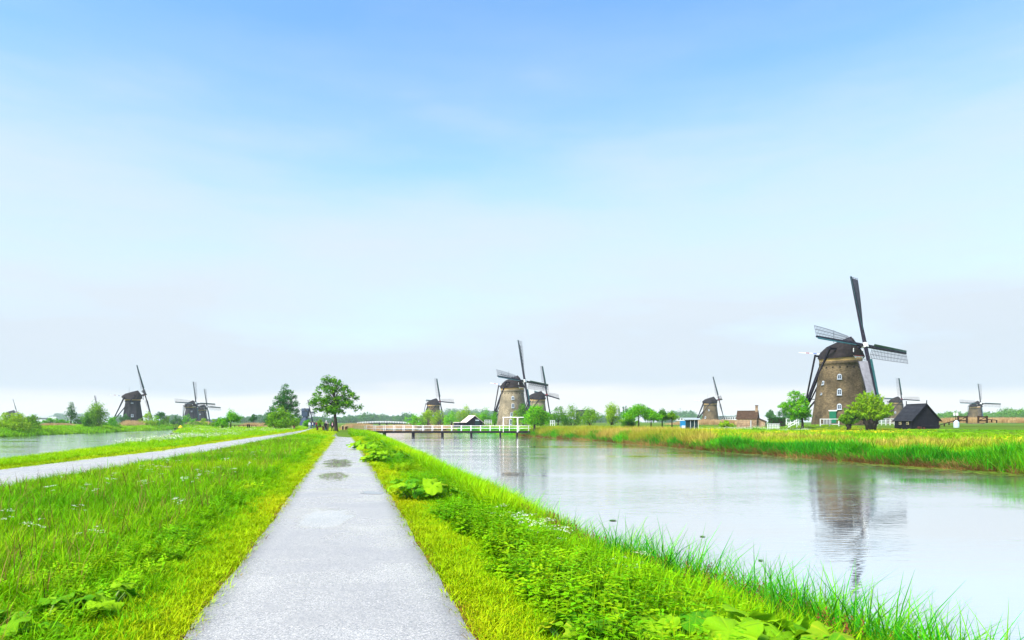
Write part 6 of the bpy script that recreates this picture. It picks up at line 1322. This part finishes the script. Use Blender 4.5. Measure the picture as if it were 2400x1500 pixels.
# ------------------------------------------------------------------ people walking
for nm, c1 in [('skin', (0.5, 0.28, 0.2)), ('hair_dark', (0.03, 0.02, 0.015)), ('hair_grey', (0.4, 0.38, 0.36)), ('cloth_black', (0.015, 0.014, 0.018)), ('cloth_navy', (0.02, 0.03, 0.08)), ('cloth_white', (0.7, 0.72, 0.75)), ('cloth_jeans', (0.05, 0.10, 0.22)), ('cloth_red', (0.25, 0.03, 0.04)), ('cloth_olive', (0.09, 0.08, 0.04)), ('cloth_pink', (0.7, 0.4, 0.45)), ('cloth_pale', (0.45, 0.5, 0.58)), ('shoe', (0.02, 0.02, 0.02))]: pm(nm, c1, None, 6.0, 0.85)
def person(label, px, py, Y, top, legs, face, h=1.7, hair='hair_dark', stride=0.3, seed=0, group=None, hat=None, shirt=None):
    r = random.Random(seed); k = h / 1.7
    J = {'pelvis': (0, 0, .93), 'belly': (0, 0, 1.1), 'chest': (0, .01, 1.32), 'neck': (0, .01, 1.46), 'head0': (0, .03, 1.53), 'head1': (0, .04, 1.60), 'head2': (0, .03, 1.69)}
    verts = [J['pelvis'], J['belly'], J['chest'], J['neck'], J['head0'], J['head1'], J['head2']]; rad = [(.16, .12), (.145, .11), (.175, .12), (.055, .055), (.075, .085), (.082, .10), (.06, .075)]; ed = [(0, 1), (1, 2), (2, 3), (3, 4), (4, 5), (5, 6)]
    for sg in (-1, 1):
        f = stride * sg; b0 = len(verts)
        verts += [(sg * .09, 0, .86), (sg * .10, f * .28 + .02, .48), (sg * .10, f * .62 - (0.03 if f < 0 else 0), .09 + (0.03 if f < 0 else 0)), (sg * .115, f * .62 + .15, .035)]; rad += [(.095, .095), (.062, .065), (.045, .048), (.04, .03)]; ed += [(0, b0), (b0, b0 + 1), (b0 + 1, b0 + 2), (b0 + 2, b0 + 3)]
        b0 = len(verts); verts += [(sg * .185, 0, 1.37), (sg * .24, -f * .25 - .02, 1.10), (sg * .24, -f * .45 + .10, .88), (sg * .235, -f * .5 + .14, .79)]; rad += [(.062, .062), (.048, .048), (.036, .036), (.034, .024)]; ed += [(2, b0), (b0, b0 + 1), (b0 + 1, b0 + 2), (b0 + 2, b0 + 3)]
    me = bpy.data.meshes.new('body_cage'); me.from_pydata([tuple(c * k for c in v) for v in verts], ed, [])
    ob = bpy.data.objects.new('body_cage', me); col.objects.link(ob); md = ob.modifiers.new('skin', 'SKIN')
    for i, sv in enumerate(me.skin_vertices[0].data): sv.radius = (rad[i][0] * k, rad[i][1] * k); sv.use_root = (i == 0)
    ob.modifiers.new('sub', 'SUBSURF').levels = 2; ob.modifiers['sub'].render_levels = 2
    dg = bpy.context.evaluated_depsgraph_get(); me2 = bpy.data.meshes.new_from_object(ob.evaluated_get(dg)); bpy.data.objects.remove(ob)
    me2.name = 'person'; me2.materials.clear()
    for m_ in (top, legs, 'skin', hair, 'shoe', shirt or top): me2.materials.append(M[m_])
    for p in me2.polygons:
        c_ = p.center / k; mi = 0
        if c_.z < 0.07: mi = 4
        elif c_.z < 0.93 and abs(c_.x) < 0.20: mi = 1
        elif abs(c_.x) > 0.18 and c_.z < 0.86: mi = 2
        elif c_.z > 1.635 or (c_.z > 1.52 and c_.y < 0.0): mi = 3
        elif c_.z > 1.44: mi = 2
        elif shirt and c_.y > 0.05 and abs(c_.x) < 0.07 and c_.z > 1.05: mi = 5
        p.material_index = mi; p.use_smooth = True
    o = link_mesh('person', me2); o.location = AT(px, py, Y); o.rotation_euler = (0, 0, face); tag(o, label, 'person', group)
    if hat:
        b = MB(); b.lathe([(0.15 * k, 1.66 * k), (0.12 * k, 1.69 * k), (0.09 * k, 1.77 * k), (0.03 * k, 1.79 * k)], 12); b.build('hat', M[hat], o, True)
    # small features that still read at a distance
    b = MB(); b.box((0.02 * k, 0.125 * k, 1.585 * k), (0.02 * k, 0.03 * k, 0.03 * k)); b.build('nose', M['skin'], o)
    return o
PI_ = math.pi; GA = 'walkers coming along the footpath'; GB = 'group of walkers on the lane'
person('walker in dark coat left of the pair on the footpath', 763.3, 1012.6, 112, 'cloth_black', 'cloth_black', PI_ + .1, 1.72, 'hair_grey', .3, 1, GA)
person('walker in brown olive jacket beside the dark coated one', 768.3, 1012.4, 113, 'cloth_olive', 'cloth_olive', PI_ - .1, 1.62, 'hair_dark', -.25, 2, GA)
person('walker in black open jacket over pink shirt, nearest the tree', 779.2, 1012.8, 111, 'cloth_black', 'cloth_black', PI_ + .05, 1.70, 'hair_dark', .28, 3, GA, shirt='cloth_pink')
person('walker in pale clothes and white hat behind the dark pair', 764.8, 1009.5, 126, 'cloth_pale', 'cloth_jeans', PI_, 1.78, 'hair_grey', .2, 4, GA, hat='cloth_white')
person('walker in white top at the left of the lane group', 725.5, 1004.6, 165, 'cloth_white', 'cloth_pale', PI_ + .2, 1.70, 'hair_dark', .3, 5, GB)
person('walker in navy jacket second in the lane group', 729.3, 1004.2, 167, 'cloth_navy', 'cloth_jeans', PI_, 1.78, 'hair_dark', -.3, 6, GB)
person('walker in white top carrying a black bag in the lane group', 732.6, 1003.8, 171, 'cloth_white', 'cloth_black', PI_ - .2, 1.62, 'hair_dark', .2, 7, GB)
person('walker in navy top and blue jeans in the lane group', 736.6, 1004.9, 164, 'cloth_navy', 'cloth_jeans', PI_, 1.80, 'hair_grey', .3, 8, GB)
person('walker in dark red jacket at the right of the lane group', 741.8, 1004.1, 167, 'cloth_red', 'cloth_navy', PI_ + .1, 1.68, 'hair_dark', -.25, 9, GB)
b = MB(); b.box((0, 0, 0.13), (0.32, 0.16, 0.26)); b.tube([(-0.1, 0, 0.25), (0, 0, 0.42), (0.1, 0, 0.25)], [0.015] * 3, 5); ob = b.build('shoulder_bag', M['cloth_black']); x_, y_, z_ = AT(733.8, 1003.8, 170.6); ob.location = (x_ + .12, y_, z_ + .45); tag(ob, 'black bag held by a walker of the lane group', 'bag')

# ------------------------------------------------------------------ moist air
def haze():
    m = bpy.data.materials.new('moist_air'); m.use_nodes = True; t = m.node_tree; t.nodes.clear(); out = N(t, 'ShaderNodeOutputMaterial')
    v = N(t, 'ShaderNodeVolumePrincipled', inp={'Color': (0.86, 0.93, 1.0, 1), 'Density': HAZE, 'Anisotropy': 0.0}); t.links.new(v.outputs[0], out.inputs['Volume'])
    b = MB(); b.box((0, 3000, 22.25), (14000, 9000, 51.5)); o = b.build('haze', m); tag(o, 'thin bluish haze over the far fields', 'haze', None, 'stuff')
HAZE = 0.00013
if HAZE: haze()
